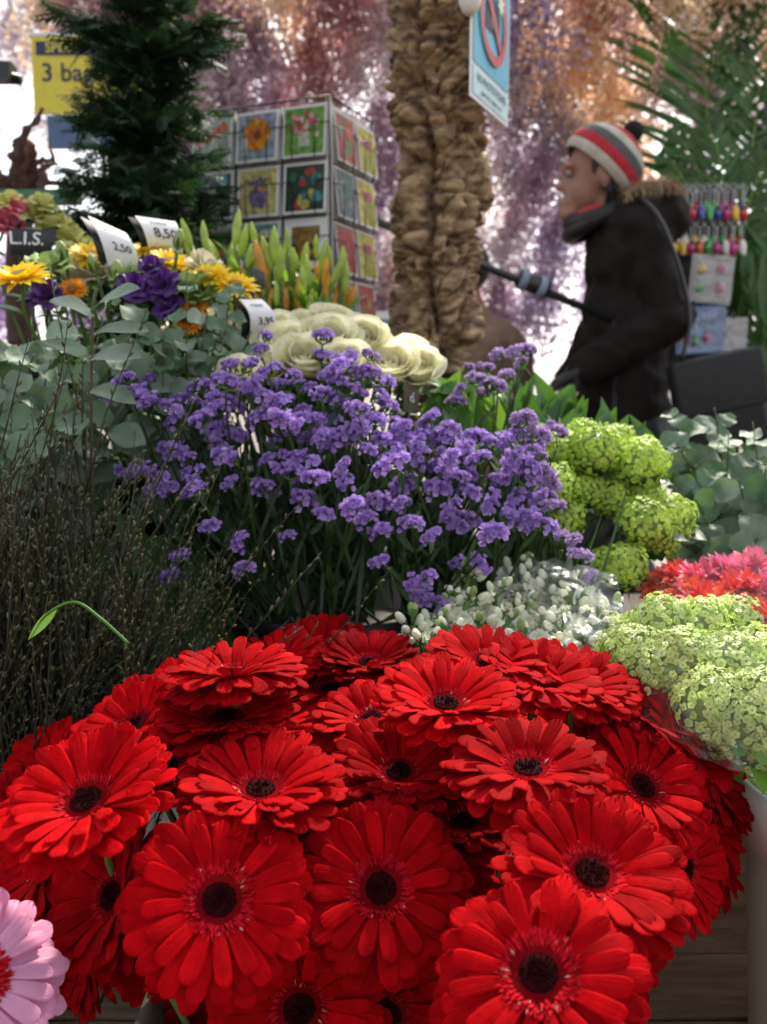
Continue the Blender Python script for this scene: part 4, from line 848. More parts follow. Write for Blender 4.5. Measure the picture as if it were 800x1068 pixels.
# blue prohibition sign
def blue_sign():
    tl = P(487, -22, 1.74); bl = P(490, 100, 1.74); br = P(529, 131, 1.95); 
    ex = br - bl; ex[2] = 0; W_ = np.linalg.norm(ex); ex = ex / W_; H = .30; ez = np.array([0, 0, 1.]); nn = np.cross(ex, ez)
    o = bl.copy()
    t = thing('notice_sign', o, 'pale blue notice with a red prohibition ring fixed to the cork trunk', 'sign')
    def pl(x0, x1, z0, z1, off=0.): v = [o + ex * x + ez * z + nn * off for x, z in ((x0, z0), (x1, z0), (x1, z1), (x0, z1))]; return np.array(v), [(0, 1, 2, 3)]
    b = MB(); v = np.concatenate([pl(0, W_, 0, H, -.0015)[0], pl(0, W_, 0, H, .0015)[0]]); b.add((v, [(3, 2, 1, 0), (4, 5, 6, 7), (0, 1, 5, 4), (1, 2, 6, 5), (2, 3, 7, 6), (3, 0, 4, 7)])); obj('board', b, M_['paper'], t, False)
    b = MB(); b.add(pl(.008, W_ - .008, .062, H - .04, .003)); obj('blue_field', b, flat('sky_blue_print', (.12, .50, .66)), t, False)
    b = MB(); b.add(pl(.008, W_ - .008, .008, .058, .003)); obj('text_strip', b, flat('pale_blue_print', (.55, .74, .78)), t, False)
    M = np.eye(4); M[:3, 0] = ex; M[:3, 1] = ez; M[:3, 2] = nn
    def at(x, z, off): m_ = M.copy(); m_[:3, 3] = o + ex * x + ez * z + nn * off; return m_
    b = MB(); b.add(text_vf('NO PHOTOS PLEASE', .019), 0, at(W_ / 2, .040, .005)); b.add(text_vf('geen foto\'s maken a.u.b.', .013), 0, at(W_ / 2, .020, .005)); b.add(text_vf('BLOEMEN', .022), 0, at(W_ / 2, H - .02, .005)); obj('lettering', b, M_['ink'], t, False)
    n = 48; v = []; 
    for k in range(n): a = 2 * pi * k / n; v += [(.082 * cos(a), .082 * sin(a), 0), (.064 * cos(a), .064 * sin(a), 0)]
    f = [(2 * k, 2 * ((k + 1) % n), 2 * ((k + 1) % n) + 1, 2 * k + 1) for k in range(n)]
    b = MB(); b.add((np.array(v), f), 0, at(W_ / 2, .165, .0075)); v = np.array([(-.066, -.009, 0), (.066, -.009, 0), (.066, .009, 0), (-.066, .009, 0)]); b.add((v, [(0, 1, 2, 3)]), 0, at(W_ / 2, .165, .0065) @ Rz(R(-45))); obj('prohibition_ring', b, flat('red_print', (.52, .05, .06)), t, False)
    b = MB(); b.add((np.array([(-.042, -.026, 0), (.042, -.026, 0), (.042, .02, 0), (.018, .022, 0), (.012, .034, 0), (-.012, .034, 0), (-.018, .022, 0), (-.042, .02, 0)]), [tuple(range(8))]), 0, at(W_ / 2, .165, .0045)); b.add(disc(.016, 20, z=.0008), 1, at(W_ / 2, .163, .0045)); obj('camera_symbol', b, [M_['ink'], flat('grey_print', (.35, .35, .38))], t, False)
    b = MB(); v = []
    for k in range(16): a = 2 * pi * k / 16; r = .024 if k % 2 else .011; v.append((r * cos(a), r * sin(a), 0))
    b.add((np.array(v), [tuple(range(16))]), 0, at(W_ / 2 + .035, .20, .0088)); obj('flash_symbol', b, flat('cream_print', (.78, .74, .52)), t, False)
    b = MB(); b.add(sphere(o + ez * .16 + ex * -.006, (.02, .02, .03), 8, 10)); obj('clamp', b, M_['plasticwhite'], t)
blue_sign()

# ---------------------------------------------------------------- greeting card rack
def motif(kind, w_, h_, rr):
    """simple printed pictures: list of (verts, faces, colour)"""
    out = []; z = [0.0004]
    def blob(x, y, r, c, ry=None, n=14, j=.26):
        z[0] += .00006
        v = [(x + r * (1 + rr.uniform(-j, j)) * cos(2 * pi * k / n), y + (ry or r) * (1 + rr.uniform(-j, j)) * sin(2 * pi * k / n), z[0]) for k in range(n)]; out.append((np.array(v), [tuple(range(n))], c))
    def rect(x0, x1, y0, y1, c): z[0] += .00006; out.append((np.array([(x0, y0, z[0]), (x1, y0, z[0]), (x1, y1, z[0]), (x0, y1, z[0])]), [(0, 1, 2, 3)], c))
    X, Y = w_ / 2 - .005, h_ / 2 - .005
    if kind == 0:
        rect(-X, X, -Y, Y, (.35, .42, .55))
        for k in range(18): a = k * 2 * pi / 18; blob(.024 * cos(a), .005 + .024 * sin(a), .010, (.85, .28 + .15 * (k % 2), .02))
        blob(0, .005, .022, (.85, .22, .02)); blob(0, .005, .010, (.35, .08, .02)); rect(-.035, -.022, -.035, 0, (.8, .8, .75))
    elif kind == 1:
        rect(-X, X, -Y, Y, (.16, .36, .06)); rect(-.012, .012, -.03, -.002, (.6, .62, .5))
        for k in range(26): blob(rr.gauss(0, .015), .014 + rr.gauss(0, .011), .006, rr.choice([(.5, .05, .05), (.75, .35, .35), (.6, .12, .14), (.8, .6, .5)]))
    elif kind == 2:
        rect(-X, X, -Y, Y, (.72, .62, .25)); blob(0, -.012, .021, (.22, .16, .38), .024)
        for k in range(24): blob(rr.gauss(0, .013), .017 + rr.gauss(0, .008), .005, rr.choice([(.35, .1, .2), (.7, .35, .1), (.2, .1, .3), (.15, .25, .1)]))
    elif kind == 3:
        rect(-X, X, -Y, Y, (.02, .05, .03))
        for k in range(14): blob(rr.uniform(-.032, .032), rr.uniform(-.035, .035), rr.uniform(.006, .014), rr.choice([(.05, .25, .3), (.1, .35, .4), (.06, .2, .08), (.5, .05, .05), (.6, .5, .1)]), rr.uniform(.006, .014))
    elif kind == 4:
        rect(-X * .72, X * .72, -Y * .78, Y * .78, (.05, .025, .012)); rect(-X * .72, X * .72, 0, Y * .78, (.32, .18, .04))
        for k in range(30): blob(rr.uniform(-.026, .026), rr.uniform(-.03, .002), .004, (.4, .2, .02))
    elif kind == 5:
        rect(-X, X, -Y, Y, (.16, .34, .34))
        for k in range(9):
            x, y = rr.uniform(-.03, .03), rr.uniform(-.035, .035)
            for q in range(7): blob(x + .007 * cos(q * .9), y + .007 * sin(q * .9), .004, (.85, .82, .75), n=8)
            blob(x, y, .004, (.8, .5, .05), n=8)
    elif kind == 6:
        rect(-X, X, -Y, Y, (.62, .66, .62))
        for k in range(4): blob(-.03 + k * .02, .004 + k * .008, .010, (.75, .10 + .1 * (k % 2), .05), .012); rect(-.031 + k * .02, -.029 + k * .02, -Y, -.004 + k * .008, (.2, .4, .1))
    elif kind == 7:
        rect(-X, X, -Y, Y, (.5, .12, .10)); 
        for k in range(10): blob(rr.uniform(-.03, .03), rr.uniform(-.03, .03), .010, rr.choice([(.75, .25, .15), (.6, .08, .08), (.2, .3, .1)]))
    elif kind == 8:
        rect(-X, X, -Y, Y, (.66, .62, .12))
        for k in range(5): rect(-.022 + k * .010, -.019 + k * .010, -Y, .01, (.15, .3, .08)); blob(-.02 + k * .01, .016, .007, (.45, .12, .2), .011)
    else:
        rect(-X, X, -Y, Y, (.18, .28, .32))
        for k in range(12): blob(rr.uniform(-.03, .03), rr.uniform(-.035, .035), .008, rr.choice([(.4, .5, .55), (.12, .35, .25), (.5, .45, .4)]))
    return out
CM = {}
def cmat(c):
    if c not in CM: CM[c] = mat('print_colour', tuple(.78 * x + .02 for x in c), tuple(.7 * x + .02 for x in c), rough=.3, noise=.5, scale=90)
    return CM[c]
def card_rack():
    Yc = 1.98; corner = P(344, 105, Yc); H = .108; pw = .112
    th = R(24); e1 = np.array([-cos(th), sin(th), 0]); e2 = np.array([sin(th) * 1.0, cos(th) * 1.0, 0])    # front face runs left, side face runs away right
    e2 = np.array([cos(R(68)), sin(R(68)), 0]); top = corner[2]
    ctr = corner + e1 * .17 + e2 * .16
    rk = thing('card_rack', (ctr[0], ctr[1], .86), 'revolving wire rack full of greeting cards behind the lily buds', 'rack')
    ex_f, n_f = -e1, np.cross(-e1, (0, 0, 1)); ex_s, n_s = e2, np.cross(e2, (0, 0, 1))
    names = {(0, 0): 'red tulip', (0, 1): 'orange gerbera', (0, 2): 'rose bouquet on green', (1, 0): 'dark foliage', (1, 1): 'purple flower pot', (1, 2): 'teal leaves on black', (2, 0): 'orange bloom', (2, 1): 'white daisy on teal', (2, 2): 'brown field in a white mat'}
    kinds = {(0, 0): 6, (0, 1): 0, (0, 2): 1, (1, 0): 3, (1, 1): 2, (1, 2): 3, (2, 0): 0, (2, 1): 5, (2, 2): 4}
    rown = ['top', 'second', 'third', 'fourth', 'fifth']; coln = ['left', 'middle', 'right']
    b = MB(); wires = MB(); rr = random.Random(3)
    def place(o, ex, nn, r, c, kind, label, w_=.100, h_=.102):
        t = thing('greeting_card', o, label, 'greeting card', 'greeting cards in the wire rack'); M = np.eye(4); ez = nrm(np.array([0, 0, 1.]) - nn * .10); M[:3, 0] = ex; M[:3, 1] = ez; M[:3, 2] = nn; M[:3, 3] = o + nn * .006
        q = MB(); q.add(box(-w_ / 2, w_ / 2, -h_ / 2, h_ / 2, -.0008, 0), 0, M); sheet = obj('card_sheet', q, M_['paper'], t, False)
        q = MB(); ms = []; 
        for v, f, col in motif(kind, w_, h_, rr):
            m = cmat(col); 
            if m not in ms: ms.append(m)
            q.add((v, f), ms.index(m), M)
        obj('printed_picture', q, ms, sheet, False)
        def pt(x, z, off=.012): return o + ex * x + np.array([0, 0, 1.]) * z + nn * off
        for x in (-.026, .026): wires.add(tube([pt(x, -h_ / 2 - .004, .012), pt(x, .014, .014)], .0011, 5))
        wires.add(tube([pt(-.026, .014, .014), pt(-w_ / 2 - .006, .014, .002)], .0011, 5)); wires.add(tube([pt(.026, .014, .014), pt(w_ / 2 + .006, .014, .002)], .0011, 5))
        wires.add(tube([pt(-w_ / 2 - .006, -h_ / 2 - .004, .012), pt(w_ / 2 + .006, -h_ / 2 - .004, .012)], .0013, 5)); wires.add(tube([pt(-w_ / 2 - .006, -h_ / 2 - .004, -.004), pt(w_ / 2 + .006, -h_ / 2 - .004, -.004)], .0013, 5))
    for r in range(5):
        for c in range(3):
            o = corner + e1 * (pw * (2 - c) + pw / 2) + np.array([0, 0, -H * r * 1.03 - H / 2])
            k = kinds.get((r, c), (r * 3 + c * 2) % 10); nm = names.get((r, c), ['flower', 'garden', 'leaf'][c] + ' picture')
            place(o, ex_f, n_f, r, c, k, f'greeting card with {nm}, {rown[r]} row {coln[c]} of the front face')
        for c in range(2):
            o = corner + e2 * (pw * c + pw / 2 + .01) + np.array([0, 0, -H * r * 1.03 - H / 2 - .006]); k = [[7, 8], [9, 8], [7, 8], [9, 7], [5, 2]][r][c]
            place(o, ex_s, n_s, r, c, k, f'greeting card, {rown[r]} row {"near" if c == 0 else "far"} column on the turned side face')
    zb = corner[2] - H * 1.03 * 5 - .01
    for a, e, n_ in ((e1, 3, n_f), (e2, 2, n_s)):
        for k in range(e + 1): p = corner + a * (pw * k); wires.add(tube([p + np.array([0, 0, .01]), (p[0], p[1], zb)], .0022, 6))
        p, q = corner.copy(), corner + a * pw * e
        for zz in (corner[2] + .01, zb): wires.add(tube([(p[0], p[1], zz), (q[0], q[1], zz)], .0022, 6))
    obj('wire_frame', wires, M_['metal'], rk)
    # white panel behind cards
    for a, e, n_ in ((e1, 3, n_f), (e2, 2, n_s)):
        p, q = corner - n_ * .006, corner + a * pw * e - n_ * .006; b = MB(); b.add((np.array([(p[0], p[1], zb), (q[0], q[1], zb), (q[0], q[1], corner[2]), (p[0], p[1], corner[2])] + [(p[0] - n_[0] * .004, p[1] - n_[1] * .004, zb), (q[0] - n_[0] * .004, q[1] - n_[1] * .004, zb), (q[0] - n_[0] * .004, q[1] - n_[1] * .004, corner[2]), (p[0] - n_[0] * .004, p[1] - n_[1] * .004, corner[2])]), [(0, 1, 2, 3), (7, 6, 5, 4), (0, 4, 5, 1), (3, 2, 6, 7), (0, 3, 7, 4), (1, 5, 6, 2)])); obj('back_panel', b, M_['paper'], rk, False)
    b = MB(); b.add(tube([(ctr[0], ctr[1], .87), (ctr[0], ctr[1], corner[2] + .02)], .012, 12)); b.add(lathe([(.001, .862), (.13, .862), (.13, .872), (.02, .885), (.001, .885)], 32), M=T(ctr[0], ctr[1], 0)); obj('post', b, M_['metal'], rk)
card_rack()

# ---------------------------------------------------------------- conifer
def conifer():
    rr = random.Random(5); Yc = 1.86; base = P(158, 330, Yc); base[2] = .86; t = thing('conifer', base, 'dark green potted conifer in front of the yellow sign', 'tree')
    top = 2.12; b = MB(); b.add(tube([(base[0], Yc, .9), (base[0] + .01, Yc, 1.4), (base[0] + .005, Yc, top)], [.014, .010, .003], 8)); obj('trunk', b, M_['bark'], t)
    def spray(rr, L):   # flat scale-leaf fan
        q = MB()
        q.add(blade(L, L * .075, 'lance', 3, 1, 0, .3), 0)
        for s in (-1, 1):
            for k in range(6):
                x = L * (.15 + .13 * k); l2 = L * .42 * (1 - k / 8)
                M = T(x, 0, -.02 * x) @ Rz(s * rr.uniform(.6, .85))
                q.add(blade(l2, L * .09, 'lance', 2, 1, 0, .4), 0, M)
                for j in (1, 2): q.add(blade(l2 * .45, L * .08, 'lance', 1, 1, 0, .2), 0, M @ T(l2 * .28 * j, 0, 0) @ Rz(s * .6)); q.add(blade(l2 * .45, L * .08, 'lance', 1, 1, 0, .2), 0, M @ T(l2 * .28 * j, 0, 0) @ Rz(-s * .6))
        return np.concatenate(q.v), q.f
    sp = [spray(rr, .062) for _ in range(4)]; f = MB(); wd = MB()
    for k in range(330):
        h = rr.random() ** 1.15; z = 1.0 + h * (top - 1.0); a = rr.random() * 6.28; rmax = (max(.07, .170 - .16 * (z - 1.25)) if z > 1.25 else .170) * (1 + .18 * sin(z * 31)); rmax *= rr.uniform(.6, 1.12) * (1 + .15 * sin(h * 25))
        d = nrm((cos(a), sin(a), .30 + .3 * h)); p0 = np.array([base[0], Yc, z]); n = int(rmax / .02) + 2; pts = [p0]
        for i in range(n): pts.append(pts[-1] + d * rmax / n); d = nrm(d + np.array([0, 0, -.05 + rr.gauss(0, .04)]))
        wd.add(tube(pts, [.002 * (1 - .6 * i / n) for i in range(n + 1)], 4))
        for i in range(1, n + 1):
            for q in range(3):
                f.add(rr.choice(sp), 0, frame(pts[i] + np.array([rr.gauss(0, .006), rr.gauss(0, .006), 0]), d + np.array([rr.gauss(0, .6), rr.gauss(0, .6), rr.gauss(0, .3)]), (rr.gauss(0, .5), rr.gauss(0, .5), 1), rr.uniform(.7, 1.2)))
    obj('branches', wd, M_['bark'], t); obj('crown', f, M_['conifer'], t, False)
    b = MB(); b.add(lathe([(.001, 0), (.075, 0), (.1, .14), (.106, .14), (.106, .125), (.1, .12), (.09, .11), (.001, .11)], 28), M=T(base[0], Yc, .862)); obj('pot', b, flat('terracotta', (.28, .12, .06)), t)
conifer()

# ---------------------------------------------------------------- hanging dried flowers backdrop
def hang_mesh(seed, L, Wd, n, ball=.0055):
    rr = random.Random(seed); b = MB()
    for k in range(26):
        a = rr.random() * 6.28; r1 = Wd * math.sqrt(rr.random()); l = L * rr.uniform(.55, 1.0); e = np.array([r1 * cos(a), r1 * sin(a) * .7, -l])
        pts = curve([(0, 0, 0), e * .45 + np.array([rr.gauss(0, .01), rr.gauss(0, .01), 0]), e], 4); b.add(tube(pts, .0009, 3, False), 1)
        for q in range(n // 26):
            s = .25 + .75 * rr.random() ** .7; p = pts[min(len(pts) - 1, int(s * (len(pts) - 1)))] + np.array([rr.gauss(0, .034), rr.gauss(0, .034), rr.gauss(0, .03)]) * (.4 + s)
            M = frameZ(p, (rr.gauss(0, 1), rr.gauss(0, 1), rr.gauss(0, 1)), rr.uniform(.6, 1.5), rr.random() * 6); t0 = rr.random()
            for j in range(3): b.add(blade(ball * 1.3, ball * 1.5, 'round', 2, 1, .6, .8), 0, M @ Rz(j * 2.1), tint=t0)
    b.add(tube([(0, 0, .10), (0, 0, -.02)], .0025, 5), 1); b.add(lathe([(.008, -.01), (.010, 0), (.008, .012)], 8), 1)
    return b
HC = {'lilac': ((.70, .62, .76), (.42, .34, .50)), 'rust': ((.76, .48, .46), (.46, .24, .26)), 'mauve': ((.68, .53, .62), (.40, .27, .38)), 'violet': ((.58, .38, .70), (.34, .20, .46)), 'gold_glow_tint': ((.98, .86, .68), (.90, .66, .48)), 'pale': ((.88, .82, .84), (.62, .55, .60))}  # golden pair: cream blooms brightened so their colour imitates sun shining through
HM = {}
for i, (k, (c1, c2)) in enumerate(HC.items()):
    m = mat('dried_' + k, c1, c2, rough=.7, trans=.62, noise=.35, scale=14); HM[k] = [hang_mesh(200 + i * 3 + j, .46, .20, 1900, .0072).mesh('blossoms', [m, M_['twig']]) for j in range(2)]
HL = {'lilac': 'lilac grey dried flower bunch hanging in the curtain behind the person', 'rust': 'rust red dried flower bunch hanging high in the curtain', 'mauve': 'mauve dried flower bunch hanging in the curtain', 'violet': 'bright violet dried flower bunch hanging low beside the trunk', 'gold_glow_tint': 'golden dried flower bunch with sunlight put into its colour, hanging near the top right', 'pale': 'pale silvery dried flower bunch hanging in the curtain'}
def hue_at(px, py):
    if py < 320 and rnd.random() < .30: return rnd.choice(['gold_glow_tint', 'pale', 'pale'])  # extra golden and pale bunches put backlight into the curtain by colour
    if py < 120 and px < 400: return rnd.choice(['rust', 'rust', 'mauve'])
    if px > 520 and py < 130: return rnd.choice(['gold_glow_tint', 'gold_glow_tint', 'gold_glow_tint', 'pale', 'rust', 'lilac'])
    if px < 410 and py > 180: return rnd.choice(['violet', 'violet', 'mauve'])
    if py > 280: return rnd.choice(['mauve', 'mauve', 'lilac', 'rust'])
    return rnd.choice(['lilac', 'lilac', 'pale', 'pale', 'mauve'])
rows = [(-110, 3.6), (-50, 3.75), (10, 3.85), (75, 3.95), (140, 4.05), (205, 4.15), (265, 4.25)]
for (px, py, Y) in [(10, 60, 5.6), (-40, 120, 5.4), (60, 130, 5.6), (30, 10, 5.6), (75, 30, 5.2)]:
    tag(link('hanging_flowers', rnd.choice(HM['pale']), None, T(P(px, py - 60, Y)) @ S(1.1)), 'faint pale dried flower bunch far off in the bright gap at the upper left', 'dried flowers', 'far pale dried flower bunches')
t = thing('hanging_rail', (-2.2, 5.5, 0), 'distant thin rail in the bright gap at the upper left', 'rail'); b = MB(); z = P(0, -60, 5.5)[2] + .1; b.add(tube([(-4, 5.5, z + .5), (-1.0, 5.5, z + .5)], .004, 6)); obj('rod', b, M_['metal'], t)
for x in (-4, -1.0): b = MB(); b.add(box(x - .03, x + .03, 5.47, 5.53, 0, z + .55)); obj('post', b, M_['darkwood'], t, False)
for ri, (py, Y) in enumerate(rows):
    for ci in range(20):
        px = -80 + ci * 50 + (25 if ri % 2 else 0) + rnd.uniform(-12, 12); yy = py + rnd.uniform(-18, 18)
        if px < 130 and yy < 240: 
            if not (40 < px < 120 and yy < -60): continue
        if px > 670 and yy < 170 and rnd.random() < .5: continue
        q = P(px, yy, Y + rnd.uniform(-.12, .12)); k = hue_at(px, yy + 70); M = T(q) @ Rz(rnd.random() * 6) @ S(rnd.uniform(.85, 1.15))
        o = link('hanging_flowers', rnd.choice(HM[k]), None, M); tag(o, HL[k], 'dried flowers', k + ' dried flower bunches in the hanging curtain')
    z = P(400, py, Y)[2] + .11; t = thing('hanging_rail', (0, Y, z), ['topmost', 'second highest', 'third highest', 'middle', 'third lowest', 'second lowest', 'lowest'][ri] + ' thin rail carrying the curtain of dried flowers', 'rail')
    b = MB(); xl = -.98 if ri < 5 else -2.6; b.add(tube([(xl, Y, z), (2.6, Y, z)], .003, 6)); obj('rod', b, M_['metal'], t)
    for x in (xl, 2.6): b = MB(); b.add(box(x - .03, x + .03, Y - .03, Y + .03, 0, z + .05)); obj('post', b, M_['darkwood'], t, False)
# nearer strings of pale bells
def string_mesh():
    rr = random.Random(77); b = MB(); b.add(tube([(0, 0, 0), (.004, 0, -.2), (0, 0, -.42)], .0008, 4), 1)
    for k in range(70):
        z = -rr.random() ** .8 * .42; a = rr.random() * 6.28; r = .022 * rr.random(); b.add(sphere((0, 0, 0), (.0055, .0055, .007), 5, 7), 0, T(r * cos(a), r * sin(a), z) @ S(rr.uniform(.6, 1.2)))
    return b.mesh('bells', [mat('straw_bell', (.72, .52, .40), (.60, .36, .26), rough=.5, trans=.4), M_['twig']])
SMs = string_mesh()
for (px, py, lab) in [(560, -40, 'string of straw coloured bells left of the hat'), (590, -70, 'string of straw coloured bells above the knitted hat'), (548, -90, 'short string of straw coloured bells next to the blue sign'), (690, -60, 'string of straw coloured bells in front of the palm tips'), (655, -80, 'string of straw coloured bells between hat and palm')]:
    tag(link('bell_string', SMs, None, T(P(px, py, 2.9)) @ Rz(rnd.random() * 6) @ S(1, 1, 1)), lab, 'dried flowers', 'strings of straw bells')

# ---------------------------------------------------------------- yellow sign, driftwood, far left things
def yellow_sign():
    Y = 2.5; tl = P(32, 38, Y); w_ = .34; h_ = .185; t = thing('offer_sign', (tl[0] + w_ / 2, Y, 0), 'yellow special offer sign half hidden by the conifer', 'sign')
    def rect(x0, x1, z0, z1, y): return (np.array([(tl[0] + x0, y, tl[2] - z1), (tl[0] + x1, y, tl[2] - z1), (tl[0] + x1, y, tl[2] - z0), (tl[0] + x0, y, tl[2] - z0)]), [(0, 1, 2, 3)])
    b = MB(); b.add(box(tl[0], tl[0] + w_, Y, Y + .004, tl[2] - h_, tl[2])); obj('board', b, flat('yellow_board', (.78, .66, .06)), t, False)
    b = MB(); b.add(box(tl[0] - .006, tl[0] + w_ + .006, Y - .001, Y + .005, tl[2] + .001, tl[2] + .009)); obj('frame_edge', b, M_['paper'], t, False)
    nav = flat('navy_print', (.03, .03, .10)); b = MB(); b.add(rect(.012, w_ - .012, .012, .045, Y - .002)); obj('banner', b, nav, t, False)
    Mx = np.array([[1, 0, 0, 0], [0, 0, 1, 0], [0, 1, 0, 0], [0, 0, 0, 1.]])
    def at(x, z, y): m_ = Mx.copy(); m_[:3, 3] = (tl[0] + x, y, tl[2] - z); return m_
    b = MB(); b.add(text_vf('SPECIAL OFFER', .034), 0, at(w_ / 2 - .02, .0285, Y - .004)); obj('banner_lettering', b, flat('yellow_print', (.8, .7, .1)), t, False)
    b = MB(); b.add(text_vf('3 bags', .062), 0, at(.10, .088, Y - .002)); b.add(text_vf('10,00', .05), 0, at(.19, .145, Y - .002)); obj('lettering', b, nav, t, False)
    b = MB(); b.add(tube([(tl[0] + .17, Y + .012, tl[2] - h_ + .02), (tl[0] + .17, Y + .012, 0)], .008, 8)); obj('pole', b, M_['metal'], t)
    b = MB(); b.add(box(tl[0] + .03, tl[0] + .2, Y + .003, Y + .008, tl[2] - h_ - .085, tl[2] - h_ - .004)); obj('lower_plate', b, flat('slate_blue', (.10, .16, .30)), t, False)
yellow_sign()
from mathutils import noise as mn, Vector as MV
t = thing('driftwood', P(20, 215, 2.2), 'gnarled reddish brown driftwood root at the left edge', 'driftwood')
b = MB(); rr = random.Random(12); c0 = P(22, 196, 2.2)
for (ex_, ey_, r0) in [(44, 116, .032), (60, 172, .022), (74, 190, .020), (10, 150, .020), (-14, 170, .028), (-30, 196, .034), (30, 160, .022), (52, 150, .014), (2, 205, .03), (40, 205, .03)]:
    e_ = P(ex_, ey_, 2.2 + rr.uniform(-.05, .05)); mid = (c0 + e_) / 2 + np.array([rr.gauss(0, .02), rr.gauss(0, .02), rr.gauss(0, .02)]); cv = curve([c0, mid, e_], 9); n_ = len(cv)
    v_, f_ = tube(cv, [r0 * (1 - .88 * (k / (n_ - 1)) ** .7) * (1 + .25 * sin(k * 2.1 + ex_)) for k in range(n_)], 9)
    v_ = v_ + np.array([[mn.noise(MV(p * 40)) * .012, mn.noise(MV(p * 40 + np.array([9, 0, 0]))) * .012, mn.noise(MV(p * 35)) * .010] for p in v_]); b.add((v_, f_))
b.add(tube(curve([c0, c0 - np.array([.02, 0, .3]), (c0[0], 2.2, .86)], 4), .03, 8))
obj('wood', b, mat('red_brown_wood', (.16, .07, .05), (.07, .04, .035), rough=.8, bump=.8, bscale=80, noise=.4, scale=25), t)
t = thing('clamp_bracket', P(8, 78, 2.1), 'dark clamp bracket poking in at the upper left edge', 'bracket')
b = MB(); b.add(tube([P(-60, 62, 2.1), P(22, 84, 2.1)], .011, 10)); obj('arm', b, M_['metal'], t); b = MB(); b.add(box(-.02, .02, -.02, .02, -.018, .018), 0, T(P(4, 76, 2.1))); obj('joint', b, M_['plasticblack'], t, False)
b = MB(); b.add(tube([P(-60, 62, 2.1), (P(-60, 62, 2.1)[0], 2.1, 0)], .012, 8)); obj('post', b, M_['metal'], t)
b = MB(); q = P(40, 206, 1.9); b.add(box(q[0] - .25, q[0] + .08, 1.88, 1.92, q[2] - .012, q[2] + .012)); tag(obj('green_plank', b, flat('green_paint', (.07, .22, .10)), None, False), 'narrow green painted plank below the driftwood', 'plank')

# ---------------------------------------------------------------- sloping black rail behind the trunk
t = thing('parasol_pole', P(390, 230, 2.55), 'sloping black pole with a strapped clamp behind the cork trunk', 'pole')
p0, p1 = P(372, 222, 2.55), P(640, 334, 2.65); b = MB(); b.add(tube([p0, p1], .011, 10)); b.add(tube([p1, p1 + np.array([.05, .0, -1.18])], .012, 8)); obj('tube', b, M_['plasticblack'], t)
d = nrm(p1 - p0); q = P(556, 296, 2.62); b = MB(); b.add(tube([q - d * .045, q + d * .045], .026, 12)); obj('clamp', b, M_['metal'], t)
for s, nm in ((-.03, 0), (.025, 1)): b = MB(); b.add(tube([q + d * (s - .010), q + d * (s + .010)], .030, 12)); obj('strap', b, flat('grey_blue_strap', (.22, .28, .38)), t)
q = P(400, 330, 3.0); t = thing('market_table', (q[0] - .2, 3.1, 0), 'pale blue covered market table far behind the card rack', 'table')
b = MB(); b.add(box(q[0] - .9, q[0] + .12, 2.95, 3.4, q[2] - .012, q[2] + .012)); obj('table_top', b, M_['paper'], t, False)
b = MB(); b.add(box(q[0] - .88, q[0] + .10, 2.96, 3.39, q[2] - .20, q[2] - .0125)); obj('cloth_skirt', b, flat('pale_blue_cloth', (.22, .42, .62)), t, False)
for x in (q[0] - .85, q[0] + .07): b = MB(); b.add(box(x - .02, x + .02, 3.0, 3.04, 0, q[2] - .2)); obj('leg', b, M_['metal'], t, False)

# ---------------------------------------------------------------- people
def body_parts(X, Y, f, hs, pose):
    pass
skin = mat('skin', (.34, .17, .12), (.30, .14, .10), rough=.5, noise=.06); coatm = mat('dark_brown_coat', (.016, .011, .010), (.012, .008, .008), rough=.75, noise=.3, scale=14, bump=.5, bscale=50, spec=.15)
def wrinkle(amp=.008, sc_=9.0):
    def f(v):
        out = v.copy()
        for i, p in enumerate(v):
            n1 = mn.noise(MV((p[0] * sc_ + p[2] * 6, p[1] * sc_, p[2] * sc_ * 1.6))); n2 = mn.noise(MV((p[0] * 30, p[1] * 30, p[2] * 22 + p[0] * 18)))
            out[i] = p + np.array([n1 * amp + n2 * amp * .4, n2 * amp * .5, n1 * amp * .5])
        return out
    return f
def ell(c, r, M=None):
    v, f = sphere((0, 0, 0), r, 14, 18)
    if M is not None: v = v @ M[:3, :3].T
    return v + np.asarray(c), f
